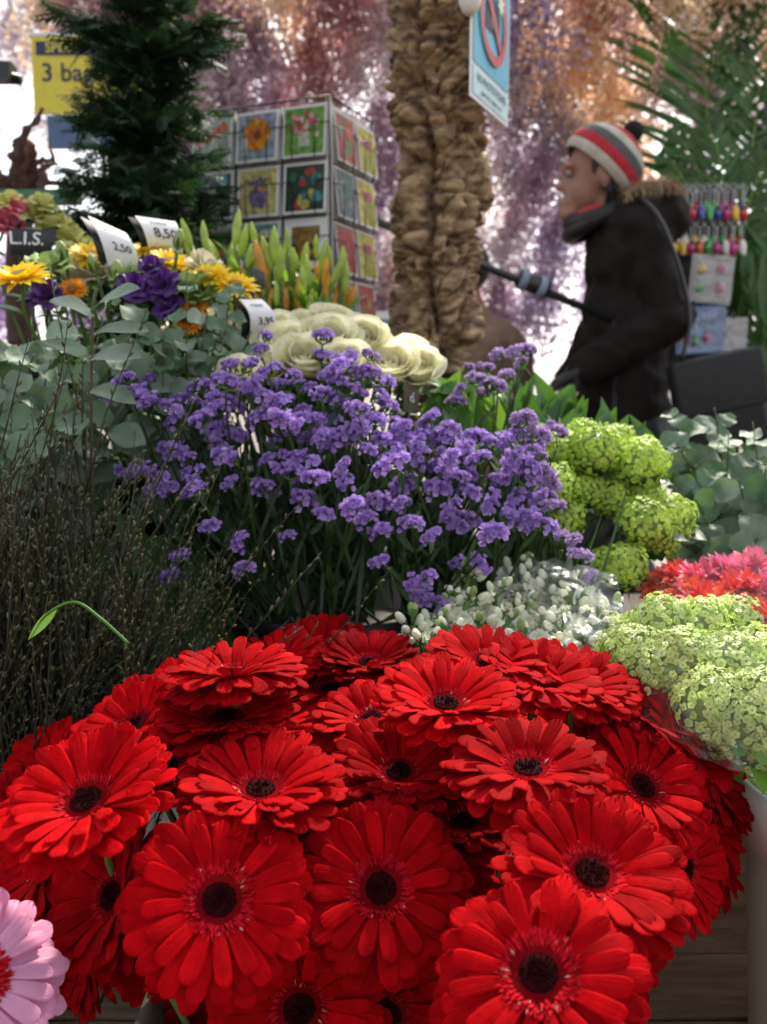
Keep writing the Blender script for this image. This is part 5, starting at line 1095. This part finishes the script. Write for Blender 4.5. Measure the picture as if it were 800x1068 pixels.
def add_person_left():
    """walks to the left (-x), seen in profile; u(px,py,dy) = point on the walking plane"""
    Yp = 2.80; u = lambda px, py, dy=0.: P(px, py, Yp) + np.array([0, dy, 0])
    hip = u(655, 445); foot_z = 0
    t = thing('person', (hip[0], Yp, 0), 'person in dark coat and striped bobble hat walking left with a black shoulder bag', 'person')
    # ---- body
    hc = u(621, 182); parts = []
    parts.append(ell(hc + np.array([.012, 0, .015]), (.090, .072, .100)))                 # skull
    parts.append(ell(hc + np.array([-.030, 0, -.045]), (.058, .054, .070)))                # face block
    parts.append(limb(hc + np.array([-.080, 0, -.002]), hc + np.array([-.100, 0, -.036]), .011, .014, k=3))   # nose
    parts.append(ell(hc + np.array([-.078, 0, -.112]), (.028, .030, .022)))               # chin
    parts.append(ell(hc + np.array([-.088, 0, -.075]), (.018, .026, .009))); parts.append(ell(hc + np.array([-.086, 0, -.088]), (.018, .024, .008)))   # lips
    parts.append(ell(hc + np.array([-.078, 0, .018]), (.022, .05, .014)))                 # brow
    for s in (-1, 1): parts.append(ell(hc + np.array([.012, s * .080, -.022]), (.020, .010, .034)))   # ears
    sh = u(652, 232)
    parts.append(limb(hc + np.array([.03, 0, -.08]), sh + np.array([.0, 0, .0]), .052, .055))
    parts.append(ell(sh + np.array([.01, 0, -.14]), (.085, .145, .19))); parts.append(ell(sh + np.array([.01, 0, -.42]), (.095, .13, .22)))
    parts.append(ell(hip + np.array([.0, 0, .0]), (.105, .145, .12)))
    kneeF = np.array([hip[0] - .20, Yp - .09, .50]); ankF = np.array([hip[0] - .26, Yp - .09, .09]); kneeB = np.array([hip[0] + .03, Yp + .09, .49]); ankB = np.array([hip[0] + .24, Yp + .09, .14])
    for k_, a_, s in ((kneeF, ankF, -1), (kneeB, ankB, 1)):
        parts.append(limb(hip + np.array([0, s * .09, -.02]), k_, .085, .058)); parts.append(limb(k_, a_, .056, .038))
    elN = u(676, 340, -.20); haN = u(592, 388, -.16); elF = u(640, 345, .22); haF = u(610, 395, .20)
    for s_, e_, h_ in ((-1, elN, haN), (1, elF, haF)):
        parts.append(limb(sh + np.array([.01, s_ * .145, -.06]), e_, .040, .034)); parts.append(limb(e_, h_, .034, .026))
    b = MB(); b.add(fuse(parts, .0085, 5)); obj('body', b, skin, t)
    for s in (-1, 1):
        b = MB(); b.add(sphere(hc + np.array([-.083, s * .030, -.004]), (.011, .012, .009), 8, 10)); eo = obj('eye', b, flat('eye_white', (.32, .28, .26), spec=.1), t)
        b = MB(); b.add(sphere(hc + np.array([-.0915, s * .030, -.004]), (.004, .006, .006), 6, 8)); obj('pupil', b, M_['ink'], eo)
    # ---- coat
    cp = [ell(sh + np.array([.01, 0, -.10]), (.120, .19, .20)), ell(sh + np.array([.010, 0, -.30]), (.128, .18, .26)), ell(sh + np.array([.01, 0, -.52]), (.135, .185, .26)), ell(sh + np.array([.015, 0, -.66]), (.150, .20, .14)),
          limb(sh + np.array([-.03, 0, .05]), sh + np.array([0, 0, -.02]), .070, .10)]
    for s_, e_, h_ in ((-1, elN, haN), (1, elF, haF)): cp += [limb(sh + np.array([.01, s_ * .155, -.05]), e_, .068, .058), limb(e_, h_ + (e_ - h_) * .08, .066, .052)]
    cp += [ell(sh + np.array([.10, 0, .005]), (.080, .14, .075))]   # hood lying on the back
    b = MB(); b.add(fuse(cp, .010, 6, wrinkle(.016, 12.0))); coat_o = obj('coat', b, coatm, t)
    b = MB(); rr = random.Random(9)     # fur trim along the hood edge
    fc = curve([u(640, 212, -.12), u(660, 204, -.14), u(684, 201, -.12), u(704, 206, -.04), u(700, 204, .08), u(670, 206, .12)], 14)
    for p in fc:
        for k in range(26): d = np.array([rr.gauss(0, 1), rr.gauss(0, 1), rr.gauss(.3, .8)]); b.add(blade(rr.uniform(.018, .034), .003, 'lance', 2, 1, 0, .6), 0, frame(p + nrm(d) * .006, d, (0, 0, 1)))
    b.add(tube(fc, .010, 8)); obj('fur_trim', b, mat('beige_fur', (.60, .46, .29), (.38, .27, .16), rough=.8), coat_o)
    # scarf
    b = MB(); sc_ = []; cc = hc + np.array([.018, 0, -.108])
    for k in range(41): a = k / 40 * 4 * pi; sc_.append(cc + np.array([.085 * cos(a), .080 * sin(a), .018 * sin(a * .5 + 1) - .02 * (k / 40) + (.035 * cos(a))]))
    b.add(tube(sc_, .026, 10)); sco = obj('scarf', b, flat('black_wool', (.015, .013, .014)), t)
    b = MB(); b.add(tube(sc_[11:16] + np.array([0, -.006, .02]), [.006, .012, .013, .011, .005], 8)); obj('scarf_stripe', b, flat('red_wool', (.50, .03, .04)), sco)
    # hair at nape and temple
    b = MB(); rr = random.Random(4)
    for k in range(520):
        a = rr.uniform(-1.6, 1.6); q = hc + np.array([.090 * cos(a) + .012, .080 * sin(a), rr.uniform(-.035, .045)])
        b.add(blade(rr.uniform(.03, .06), .004, 'lance', 3, 1, 0, .2), 0, frame(q, (rr.gauss(.1, .2), rr.gauss(0, .2), -1), (cos(a), sin(a), 0)))
    b.add(ell(hc + np.array([.026, 0, .012]), (.090, .080, .075))); obj('hair', b, flat('dark_hair', (.02, .013, .01)), t)
    # hat: stripes as rings of a lathe, tilted back
    ax = nrm(u(662, 140) - u(624, 182)); hb = u(626, 175); Mh = frameZ(hb, ax, 1.08); cols = [('off_white_wool', (.62, .58, .50)), ('crimson_wool', (.58, .03, .05)), ('grey_wool', (.10, .11, .11)), ('off_white_wool', (.62, .58, .50)), ('crimson_wool', (.58, .03, .05)), ('crimson_wool', (.50, .03, .05))]
    hm = [mat(n_, c_, tuple(x * .8 for x in c_), rough=.9, noise=.15, bump=.8, bscale=140) for n_, c_ in cols]
    prof = [(.104, -.022), (.110, -.010), (.112, .004), (.112, .018), (.109, .032), (.104, .046), (.097, .058), (.088, .070), (.076, .082), (.060, .094), (.042, .103), (.022, .109), (.001, .112)]
    b = MB()
    for i in range(12): b.add(lathe([prof[i], ((prof[i][0] + prof[i + 1][0]) / 2 + .0015, (prof[i][1] + prof[i + 1][1]) / 2), prof[i + 1]], 48), min(5, i // 2), Mh @ S(1, .88, 1))
    b.add(lathe([(.098, -.018), (.104, -.022)], 48), 0, Mh @ S(1, .88, 1)); hat_o = obj('knitted_hat', b, hm, t)
    b = MB(); rr = random.Random(6); pc = hb + ax * .135
    for k in range(900): d = nrm((rr.gauss(0, 1), rr.gauss(0, 1), rr.gauss(0, 1))); b.add(blade(.030 * rr.uniform(.8, 1.1), .003, 'lance', 1, 1, 0, 0), 0, frame(pc + d * .006, d, (rr.gauss(0, 1), rr.gauss(0, 1), .5), 1.35))
    b.add(sphere(pc, .030, 8, 10)); obj('pompom', b, flat('black_yarn', (.01, .01, .011), rough=.95), hat_o)
    # gloves: palm and five separate fingers, relaxed curl
    for h_, e_, s_ in ((haN, elN, -1), (haF, elF, 1)):
        d = nrm(h_ - e_); side = np.array([0, 1., 0]); dn = nrm(np.cross(side, d)) * -1; dn = dn if dn[2] < 0 else -dn
        gp = [limb(h_ - d * .03, h_ + d * .01, .036, .032, k=3)]
        for q in range(5): gp.append(limb(h_ + side * (-.028 + .014 * q), h_ + d * .065 + side * (-.030 + .015 * q), .016, .014, k=3))
        for q, ln in enumerate((.060, .078, .084, .074)):
            p = h_ + d * .07 + side * (-.032 + .0215 * q); p2 = p + nrm(d + dn * .35) * ln * .5; p3 = p2 + nrm(d + dn * 1.1) * ln * .42
            gp += [limb(p - d * .01, p2, .0112, .0105, 10, 3), limb(p2, p3, .0105, .009, 10, 3)]
        p = h_ + d * .01 - side * .03 * s_ * -1; p2 = p + nrm(d * .7 + dn * .9) * .045; p3 = p2 + nrm(d + dn * .5) * .03; gp += [limb(p, p2, .014, .012, 10, 3), limb(p2, p3, .012, .0105, 10, 3)]
        b = MB(); b.add(fuse(gp, .0035, 3)); obj('glove', b, flat('black_leather', (.012, .011, .012)), t)
    # trousers and shoes
    tp = [ell(hip + np.array([.0, 0, .0]), (.145, .175, .13))]
    for k_, a_, s in ((kneeF, ankF, -1), (kneeB, ankB, 1)): tp += [limb(hip + np.array([0, s * .09, -.03]), k_, .100, .074), limb(k_, a_ + np.array([0, 0, .02]), .073, .060)]
    b = MB(); b.add(fuse(tp, .012, 4, wrinkle(.010))); obj('trousers', b, flat('black_denim', (.015, .016, .02)), t)
    for a_, s, pt in ((ankF, -1, 0), (ankB, 1, .35)):
        sp = [limb(a_ + np.array([.02, 0, -.035]), a_ + np.array([-.09, 0, -.05 - .06 * pt]), .040, .038), limb(a_ + np.array([-.06, 0, -.05]), a_ + np.array([-.15, 0, -.055 - .1 * pt]), .036, .030), limb(a_ + np.array([0, 0, .02]), a_ + np.array([.015, 0, -.03]), .046, .042)]
        b = MB(); b.add(fuse(sp, .007, 3)); obj('shoe', b, M_['plasticblack'], t)
    # bag: a separate thing hanging at the near side
    bc = u(716, 415, -.26); tb = thing('shoulder_bag', bc, 'large black shoulder bag hanging at the hip of the walking person', 'bag')
    bx = MB(); bx.add(box(-.115, .115, -.045, .045, -.13, .12)); o = obj('bag_body', bx, mat('black_nylon', (.010, .011, .012), (.008, .009, .01), rough=.7, noise=.2, bump=.4, bscale=30), tb, True, T(bc) @ Ry(R(-12)))
    mo = o.modifiers.new('bevel', 'BEVEL'); mo.width = .022; mo.segments = 4
    bx = MB(); bx.add(box(-.118, .118, -.052, -.040, -.03, .118)); o = obj('flap', bx, mat('charcoal_nylon', (.014, .015, .016), (.012, .012, .013), rough=.65), tb, True, T(bc) @ Ry(R(-12))); mo = o.modifiers.new('bevel', 'BEVEL'); mo.width = .006; mo.segments = 3
    b = MB(); b.add(tube(curve([bc + np.array([-.10, 0, .10]), u(690, 330, -.25), u(668, 250, -.23), u(652, 214, -.12), u(672, 235, .12), u(705, 330, .2)], 8), .006, 6)); obj('strap', b, M_['plasticblack'], tb)
add_person_left()
def add_person_back():
    Yp = 3.05; u = lambda px, py, dy=0.: P(px, py, Yp) + np.array([0, dy, 0]); sh = u(500, 352); hc = u(472, 288)
    hip = np.array([sh[0] + .10, Yp, sh[2] - .46]); t = thing('person', (hip[0], Yp, 0), 'person in tan coat bending forward, mostly hidden behind the cork trunk', 'person')
    parts = [ell(hc, (.095, .078, .11)), ell(hc + np.array([-.05, 0, -.05]), (.05, .055, .07)), limb(hc + np.array([-.095, 0, -.01]), hc + np.array([-.11, 0, -.04]), .011, .015, k=3), limb(hc + np.array([.03, 0, -.06]), sh, .055, .065), ell(sh + np.array([.01, 0, -.14]), (.12, .18, .2)), ell((sh + hip) / 2 + np.array([0, 0, -.05]), (.12, .155, .2)), ell(hip, (.13, .16, .13))]
    for s in (-1, 1):
        parts += [limb(hip + np.array([0, s * .09, 0]), (hip[0] - .06, Yp + s * .09, .42), .085, .055), limb((hip[0] - .06, Yp + s * .09, .42), (hip[0] + .02, Yp + s * .09, .08), .055, .036), ell(hc + np.array([.01, s * .08, -.01]), (.02, .01, .032))]
        parts += [limb(sh + np.array([0, s * .16, -.04]), sh + np.array([-.06, s * .19, -.3]), .05, .04), limb(sh + np.array([-.06, s * .19, -.3]), sh + np.array([-.26, s * .13, -.34]), .038, .027)]
        h_ = sh + np.array([-.27, s * .13, -.34])
        for q in range(4): parts += [limb(h_, h_ + np.array([-.08, -.03 + .02 * q, 0]), .014, .010, 8, 3), limb(h_ + np.array([-.08, -.03 + .02 * q, 0]), h_ + np.array([-.12, -.03 + .02 * q, -.04]), .010, .008, 8, 3)]
        parts.append(limb(h_ + np.array([-.01, -.03, 0]), h_ + np.array([-.05, -.055, -.03]), .012, .010, 8, 3))
    b = MB(); b.add(fuse(parts, .0085, 4)); obj('body', b, skin, t)
    cp = [ell(sh + np.array([.03, 0, -.13]), (.15, .21, .2)), ell(sh + np.array([.06, 0, -.34]), (.15, .20, .26)), ell(hip + np.array([.02, 0, -.05]), (.17, .21, .24))]
    for s in (-1, 1): cp += [limb(sh + np.array([0, s * .16, -.05]), sh + np.array([-.06, s * .19, -.3]), .075, .062), limb(sh + np.array([-.06, s * .19, -.3]), sh + np.array([-.24, s * .13, -.34]), .06, .048)]
    b = MB(); b.add(fuse(cp, .011, 5, wrinkle(.014))); obj('coat', b, mat('tan_coat', (.22, .14, .09), (.17, .11, .07), rough=.8, noise=.2), t)
    b = MB(); b.add(ell(hc + np.array([.02, 0, .03]), (.10, .085, .095))); obj('hair', b, flat('brown_hair', (.05, .03, .02)), t)
    tp = [ell(hip, (.14, .17, .13))]
    for s in (-1, 1): tp += [limb(hip + np.array([0, s * .09, -.02]), (hip[0] - .06, Yp + s * .09, .42), .10, .07), limb((hip[0] - .06, Yp + s * .09, .42), (hip[0] + .02, Yp + s * .09, .1), .07, .055)]
    b = MB(); b.add(fuse(tp, .012, 4)); obj('trousers', b, M_['plasticblack'], t)
    for s in (-1, 1): b = MB(); b.add(limb((hip[0] + .03, Yp + s * .09, .045), (hip[0] - .13, Yp + s * .09, .04), .042, .034)); obj('shoe', b, M_['plasticblack'], t)
add_person_back()

# ---------------------------------------------------------------- palm and green plants at the right
def frond(b, pts, L0, n=26, w_=.016, droop=.7, up=(0, -1, .2)):
    cv = curve(pts, 14); N_ = len(cv); b.add(tube(cv, [.0045 * (1 - .75 * i / N_) for i in range(N_)], 6), 1)
    for k in range(n):
        s = .18 + .82 * k / (n - 1); i = min(N_ - 2, int(s * (N_ - 1))); p = cv[i]; d = nrm(cv[i + 1] - cv[i]); sd = nrm(np.cross(d, up)); nn_ = np.cross(sd, d)
        for q in (-1, 1):
            L = L0 * (sin(pi * (s * .85 + .12)) ** .6) * rnd.uniform(.88, 1.08)
            b.add(blade(L, w_, 'lance', 8, 2, rnd.uniform(.0, .3), droop + rnd.uniform(-.2, .3), cup=.35), 0, frame(p, sd * q * .8 + d * rnd.uniform(.55, .8), nn_ * -1 if nn_[2] < 0 else nn_))
palm = mat('palm_leaf', (.07, .17, .03), (.025, .08, .016), rough=.35, trans=.2, tcol=(.08, .22, .03)); rach = flat('palm_rachis', (.20, .30, .06))
Yq = 3.45; pb = P(765, 560, Yq); pb[2] = .30; t = thing('palm', (pb[0], Yq, 0), 'tall dark green palm at the right edge', 'palm')
for (pts, L0, n) in [([(762, 430), (748, 260), (738, 120), (728, 10), (715, -60)], .30, 30), ([(765, 430), (790, 280), (830, 150), (870, 60)], .30, 26), ([(760, 430), (740, 330), (700, 250), (665, 200)], .0, 2), ([(768, 430), (800, 330), (850, 260), (900, 240)], .26, 22), ([(765, 430), (775, 240), (790, 110), (800, 0)], .28, 28), ([(762, 440), (780, 380), (810, 340), (850, 330)], .2, 18)]:
    if L0 == 0: continue
    b = MB(); frond(b, [P(x, y, Yq + (0.1 if i > 1 else 0)) for i, (x, y) in enumerate(pts)], L0 * 1.5, int(n * 1.35), .026); obj('frond', b, [palm, rach], t)
b = MB(); b.add(tube([(pb[0], Yq, .3), P(765, 430, Yq)], [.04, .02], 10)); obj('trunk', b, M_['bark'], t)
b = MB(); b.add(lathe([(.001, 0), (.12, 0), (.16, .3), (.168, .3), (.168, .28), (.155, .27), (.14, .25), (.001, .25)], 28), M=T(pb[0], Yq, .002)); obj('pot', b, M_['plasticblack'], t)
# lighter parlour palm
t = thing('parlour_palm', (1.25, 3.34, 0), 'bright green feathery plant hanging over the key ring display', 'plant')
for (pts, L0) in [([(745, 330), (742, 250), (722, 190), (700, 160)], .10), ([(750, 330), (755, 240), (748, 180), (735, 150)], .11), ([(755, 330), (775, 260), (790, 210), (800, 190)], .12), ([(750, 330), (770, 290), (795, 270), (815, 280)], .12), ([(748, 330), (725, 240), (705, 200), (690, 185)], .09)]:
    b = MB(); frond(b, [P(x, y - 25, 3.34) for x, y in pts], L0 * 1.05, 14, .020, .5); obj('frond', b, [M_['leaf'], rach], t)
b = MB(); b.add(tube([(1.25, 3.34, .2), P(749, 305, 3.34)], .014, 8)); obj('trunk', b, M_['stem'], t); b = MB(); b.add(lathe([(.001, 0), (.09, 0), (.12, .22), (.126, .22), (.126, .2), (.11, .19), (.001, .19)], 24), M=T(1.25, 3.34, .002)); obj('pot', b, M_['plasticblack'], t)
leaf_bunch((1.30, 3.2, .0), [(x, y, Y * 1.45) for x, y, Y in [(785, 230, 2.3), (795, 300, 2.25), (780, 350, 2.25), (790, 400, 2.2), (770, 420, 2.2), (800, 260, 2.2), (775, 280, 2.3), (760, 400, 2.3), (805, 340, 2.2), (760, 320, 2.35), (750, 370, 2.4), (735, 420, 2.3), (720, 330, 2.5), (740, 280, 2.5), (700, 380, 2.5), (770, 240, 2.4)]], 'shadowy large leaved shrub along the right edge', 'leaf', (.2, .34), (.035, .06), name='shrub', per=5)

# ---------------------------------------------------------------- key ring display
def keyrings():
    Y = 3.12; K = 1.52; xa, xb = P(694, 300, Y)[0], P(762, 300, Y)[0]
    t = thing('display_stand', ((xa + xb) / 2, Y + .06, 0), 'dark wire stand hung with key rings beside the palm', 'rack')
    b = MB(); b.add(box(xa, xb + .02, Y + .07, Y + .075, P(0, 400, Y)[2], P(0, 190, Y)[2])); obj('back_panel', b, M_['plasticblack'], t, False)
    b = MB(); zs = [P(0, y, Y)[2] for y in (192, 228, 262)]
    for z in zs: b.add(tube([(xa - .01, Y, z), (xb + .03, Y, z)], .002, 6)); b.add(tube([(xa, Y, z), (xa, Y + .05, z)], .002, 6)); b.add(tube([(xb, Y, z), (xb, Y + .05, z)], .002, 6))
    b.add(tube([((xa + xb) / 2, Y + .09, 0), ((xa + xb) / 2, Y + .09, zs[0] + .02)], .012, 8)); obj('hook_bars', b, M_['metal'], t)
    cols = {'red': (.55, .02, .03), 'green': (.05, .42, .08), 'magenta': (.55, .03, .22), 'blue': (.03, .06, .30), 'white': (.75, .74, .68), 'yellow': (.75, .50, .05), 'orange': (.70, .15, .02)}
    ms = {k: mat(k + '_glaze', v, v, rough=.12, noise=.05, coat=.8) for k, v in cols.items()}
    seqs = [['red', 'red', 'green', 'red', 'green', 'green', 'magenta', 'magenta', 'blue'], ['white', 'white', 'white', 'yellow', 'white', 'green', 'green', 'orange', 'orange'], ['green', 'white', 'red', 'blue', 'yellow', 'magenta', 'green', 'red', 'white']]
    def clog(m):   # small hanging shoe: rounded body, pointed toe, opening
        q = MB(); v, f = sphere((0, 0, 0), (.009, .008, .017), 10, 12); k = (v[:, 2] < -.008); v[k, 0] -= (-.008 - v[k, 2]) * .6; q.add((v, f), 0); q.add(sphere((.004, 0, .009), (.005, .0055, .006), 6, 8), 1); return q.mesh('charm', [m, M_['ink']])
    cm = {k: clog(m) for k, m in ms.items()}
    ch = MB()
    for k in range(12): a = 2 * pi * k / 12; 
    ch.add(tube([(.007 * cos(2 * pi * k / 12), 0, .0 + .007 * sin(2 * pi * k / 12)) for k in range(13)], .0009, 5, False)); 
    for k in range(5): ch.add(sphere((0, 0, -.010 - k * .0055), (.0019, .0012, .0034), 5, 6))
    cmesh = ch.mesh('chain', [M_['steel']])
    rown = ['top', 'middle', 'bottom']; pos = ['first', 'second', 'third', 'fourth', 'fifth', 'sixth', 'seventh', 'eighth', 'ninth']
    for r, z in enumerate(zs):
        if r == 2: continue
        for i, c in enumerate(seqs[r]):
            x = xa + (xb - xa + .02) * i / 8 + rnd.uniform(-.001, .001)
            k = thing('key_ring', (x, Y - .006, z), f'{c} clog key ring, {pos[i]} from the left in the {rown[r]} row' if r < 2 else '', 'key ring', 'clog key rings on the wire stand')
            M = T(x, Y - .006, z - .01); link('chain', cmesh, k, M @ Rz(rnd.uniform(-1, 1)) @ S(K)); link('charm', cm[c], k, T(x, Y - .008, z - .01 - .045 * K) @ Rz(rnd.random() * 6) @ S(K))
        for i in range(9):
            c = rnd.choice(list(cols)); x = xa + (xb - xa + .02) * (i + .5) / 8.5
            k = thing('key_ring', (x, Y - .03, z), f'{c} clog key ring hanging low in front, {pos[i]} of the {rown[r]} row', 'key ring', 'clog key rings on the wire stand')
            M = T(x, Y - .026, z - .02); link('chain', cmesh, k, M @ Rz(rnd.uniform(-1, 1)) @ S(K)); link('charm', cm[c], k, T(x, Y - .03, z - .02 - .05 * K) @ Rz(rnd.random() * 6) @ S(K))
    # blister packs
    clear = film('blister_film', (.95, .95, .95), .10)
    def pack(px, py, w_, h_, Yq, label, backc, items, ry=0):
        c = P(px, py, Yq); M = T(c) @ Ry(R(ry)) @ Rx(pi / 2) @ S(K); k = thing('blister_pack', c, label, 'packet', 'hanging blister packs')
        q = MB(); q.add(box(-w_ / 2, w_ / 2, -h_ / 2, h_ / 2, -.002, 0), 0, M); obj('backing_card', q, backc, k, False)
        q = MB(); v, f = box(-w_ / 2 + .004, w_ / 2 - .004, -h_ / 2 + .004, h_ / 2 - .004, .0005, .016); q.add((v, f[1:]), 0, M); obj('blister', q, clear, k, False)
        for (x, y, kind, col) in items:
            q = MB()
            if kind == 'ball':
                q.add(sphere((x, y, .006), .0095, 8, 12), 0, M); q.add(sphere((x, y + .010, .006), .003, 5, 6), 1, M)
            else:
                q.add(sphere((x, y - .02, .006), (.007, .012, .006), 8, 10), 0, M); q.add(tube([(x + .006 * cos(a / 2), y + .022 + .006 * sin(a / 2), .006) for a in range(14)], .001, 5, False), 1, M); q.add(tube([(x, y - .008, .006), (x, y + .016, .006)], .0012, 5), 1, M)
            obj('bauble' if kind == 'ball' else 'charm', q, [ms[col], M_['steel']], k)
        q = MB(); q.add(tube([(0, h_ / 2 - .004, .002), (0, h_ / 2 + .012, -.002), (0, h_ / 2 + .016, -.03)], .0015, 5), 0, M); obj('hook', q, M_['metal'], k)
    bg1 = flat('grey_white_card', (.50, .50, .48)); bg2 = flat('blue_card', (.16, .28, .50)); bg3 = flat('pale_grey_card', (.42, .42, .42))
    I4 = [(-.02, .018, 'ball', 'yellow'), (.02, .022, 'ball', 'magenta'), (-.02, -.02, 'ball', 'green'), (.02, -.018, 'ball', 'magenta')]
    pack(744, 292, .080, .098, 3.05, 'second clear pack of four baubles, just behind the first', bg1, I4, 4)
    pack(740, 291, .080, .098, 3.02, 'clear pack of four coloured baubles hanging in front', bg1, I4, 4)
    I3 = [(-.022, 0, 'key', 'magenta'), (0, 0, 'key', 'green'), (.022, .004, 'key', 'magenta')]
    pack(736, 343, .086, .098, 3.06, 'rearmost blue pack of three key rings', bg2, I3, -3); pack(731, 344, .086, .098, 3.03, 'middle blue pack of three key rings', bg2, I3, -3); pack(725, 345, .080, .094, 3.00, 'front blue pack of three key rings', bg2, I3, -3)
    pack(764, 356, .060, .100, 3.08, 'grey pack hanging at the right of the blue packs', bg3, [], 0)
keyrings()
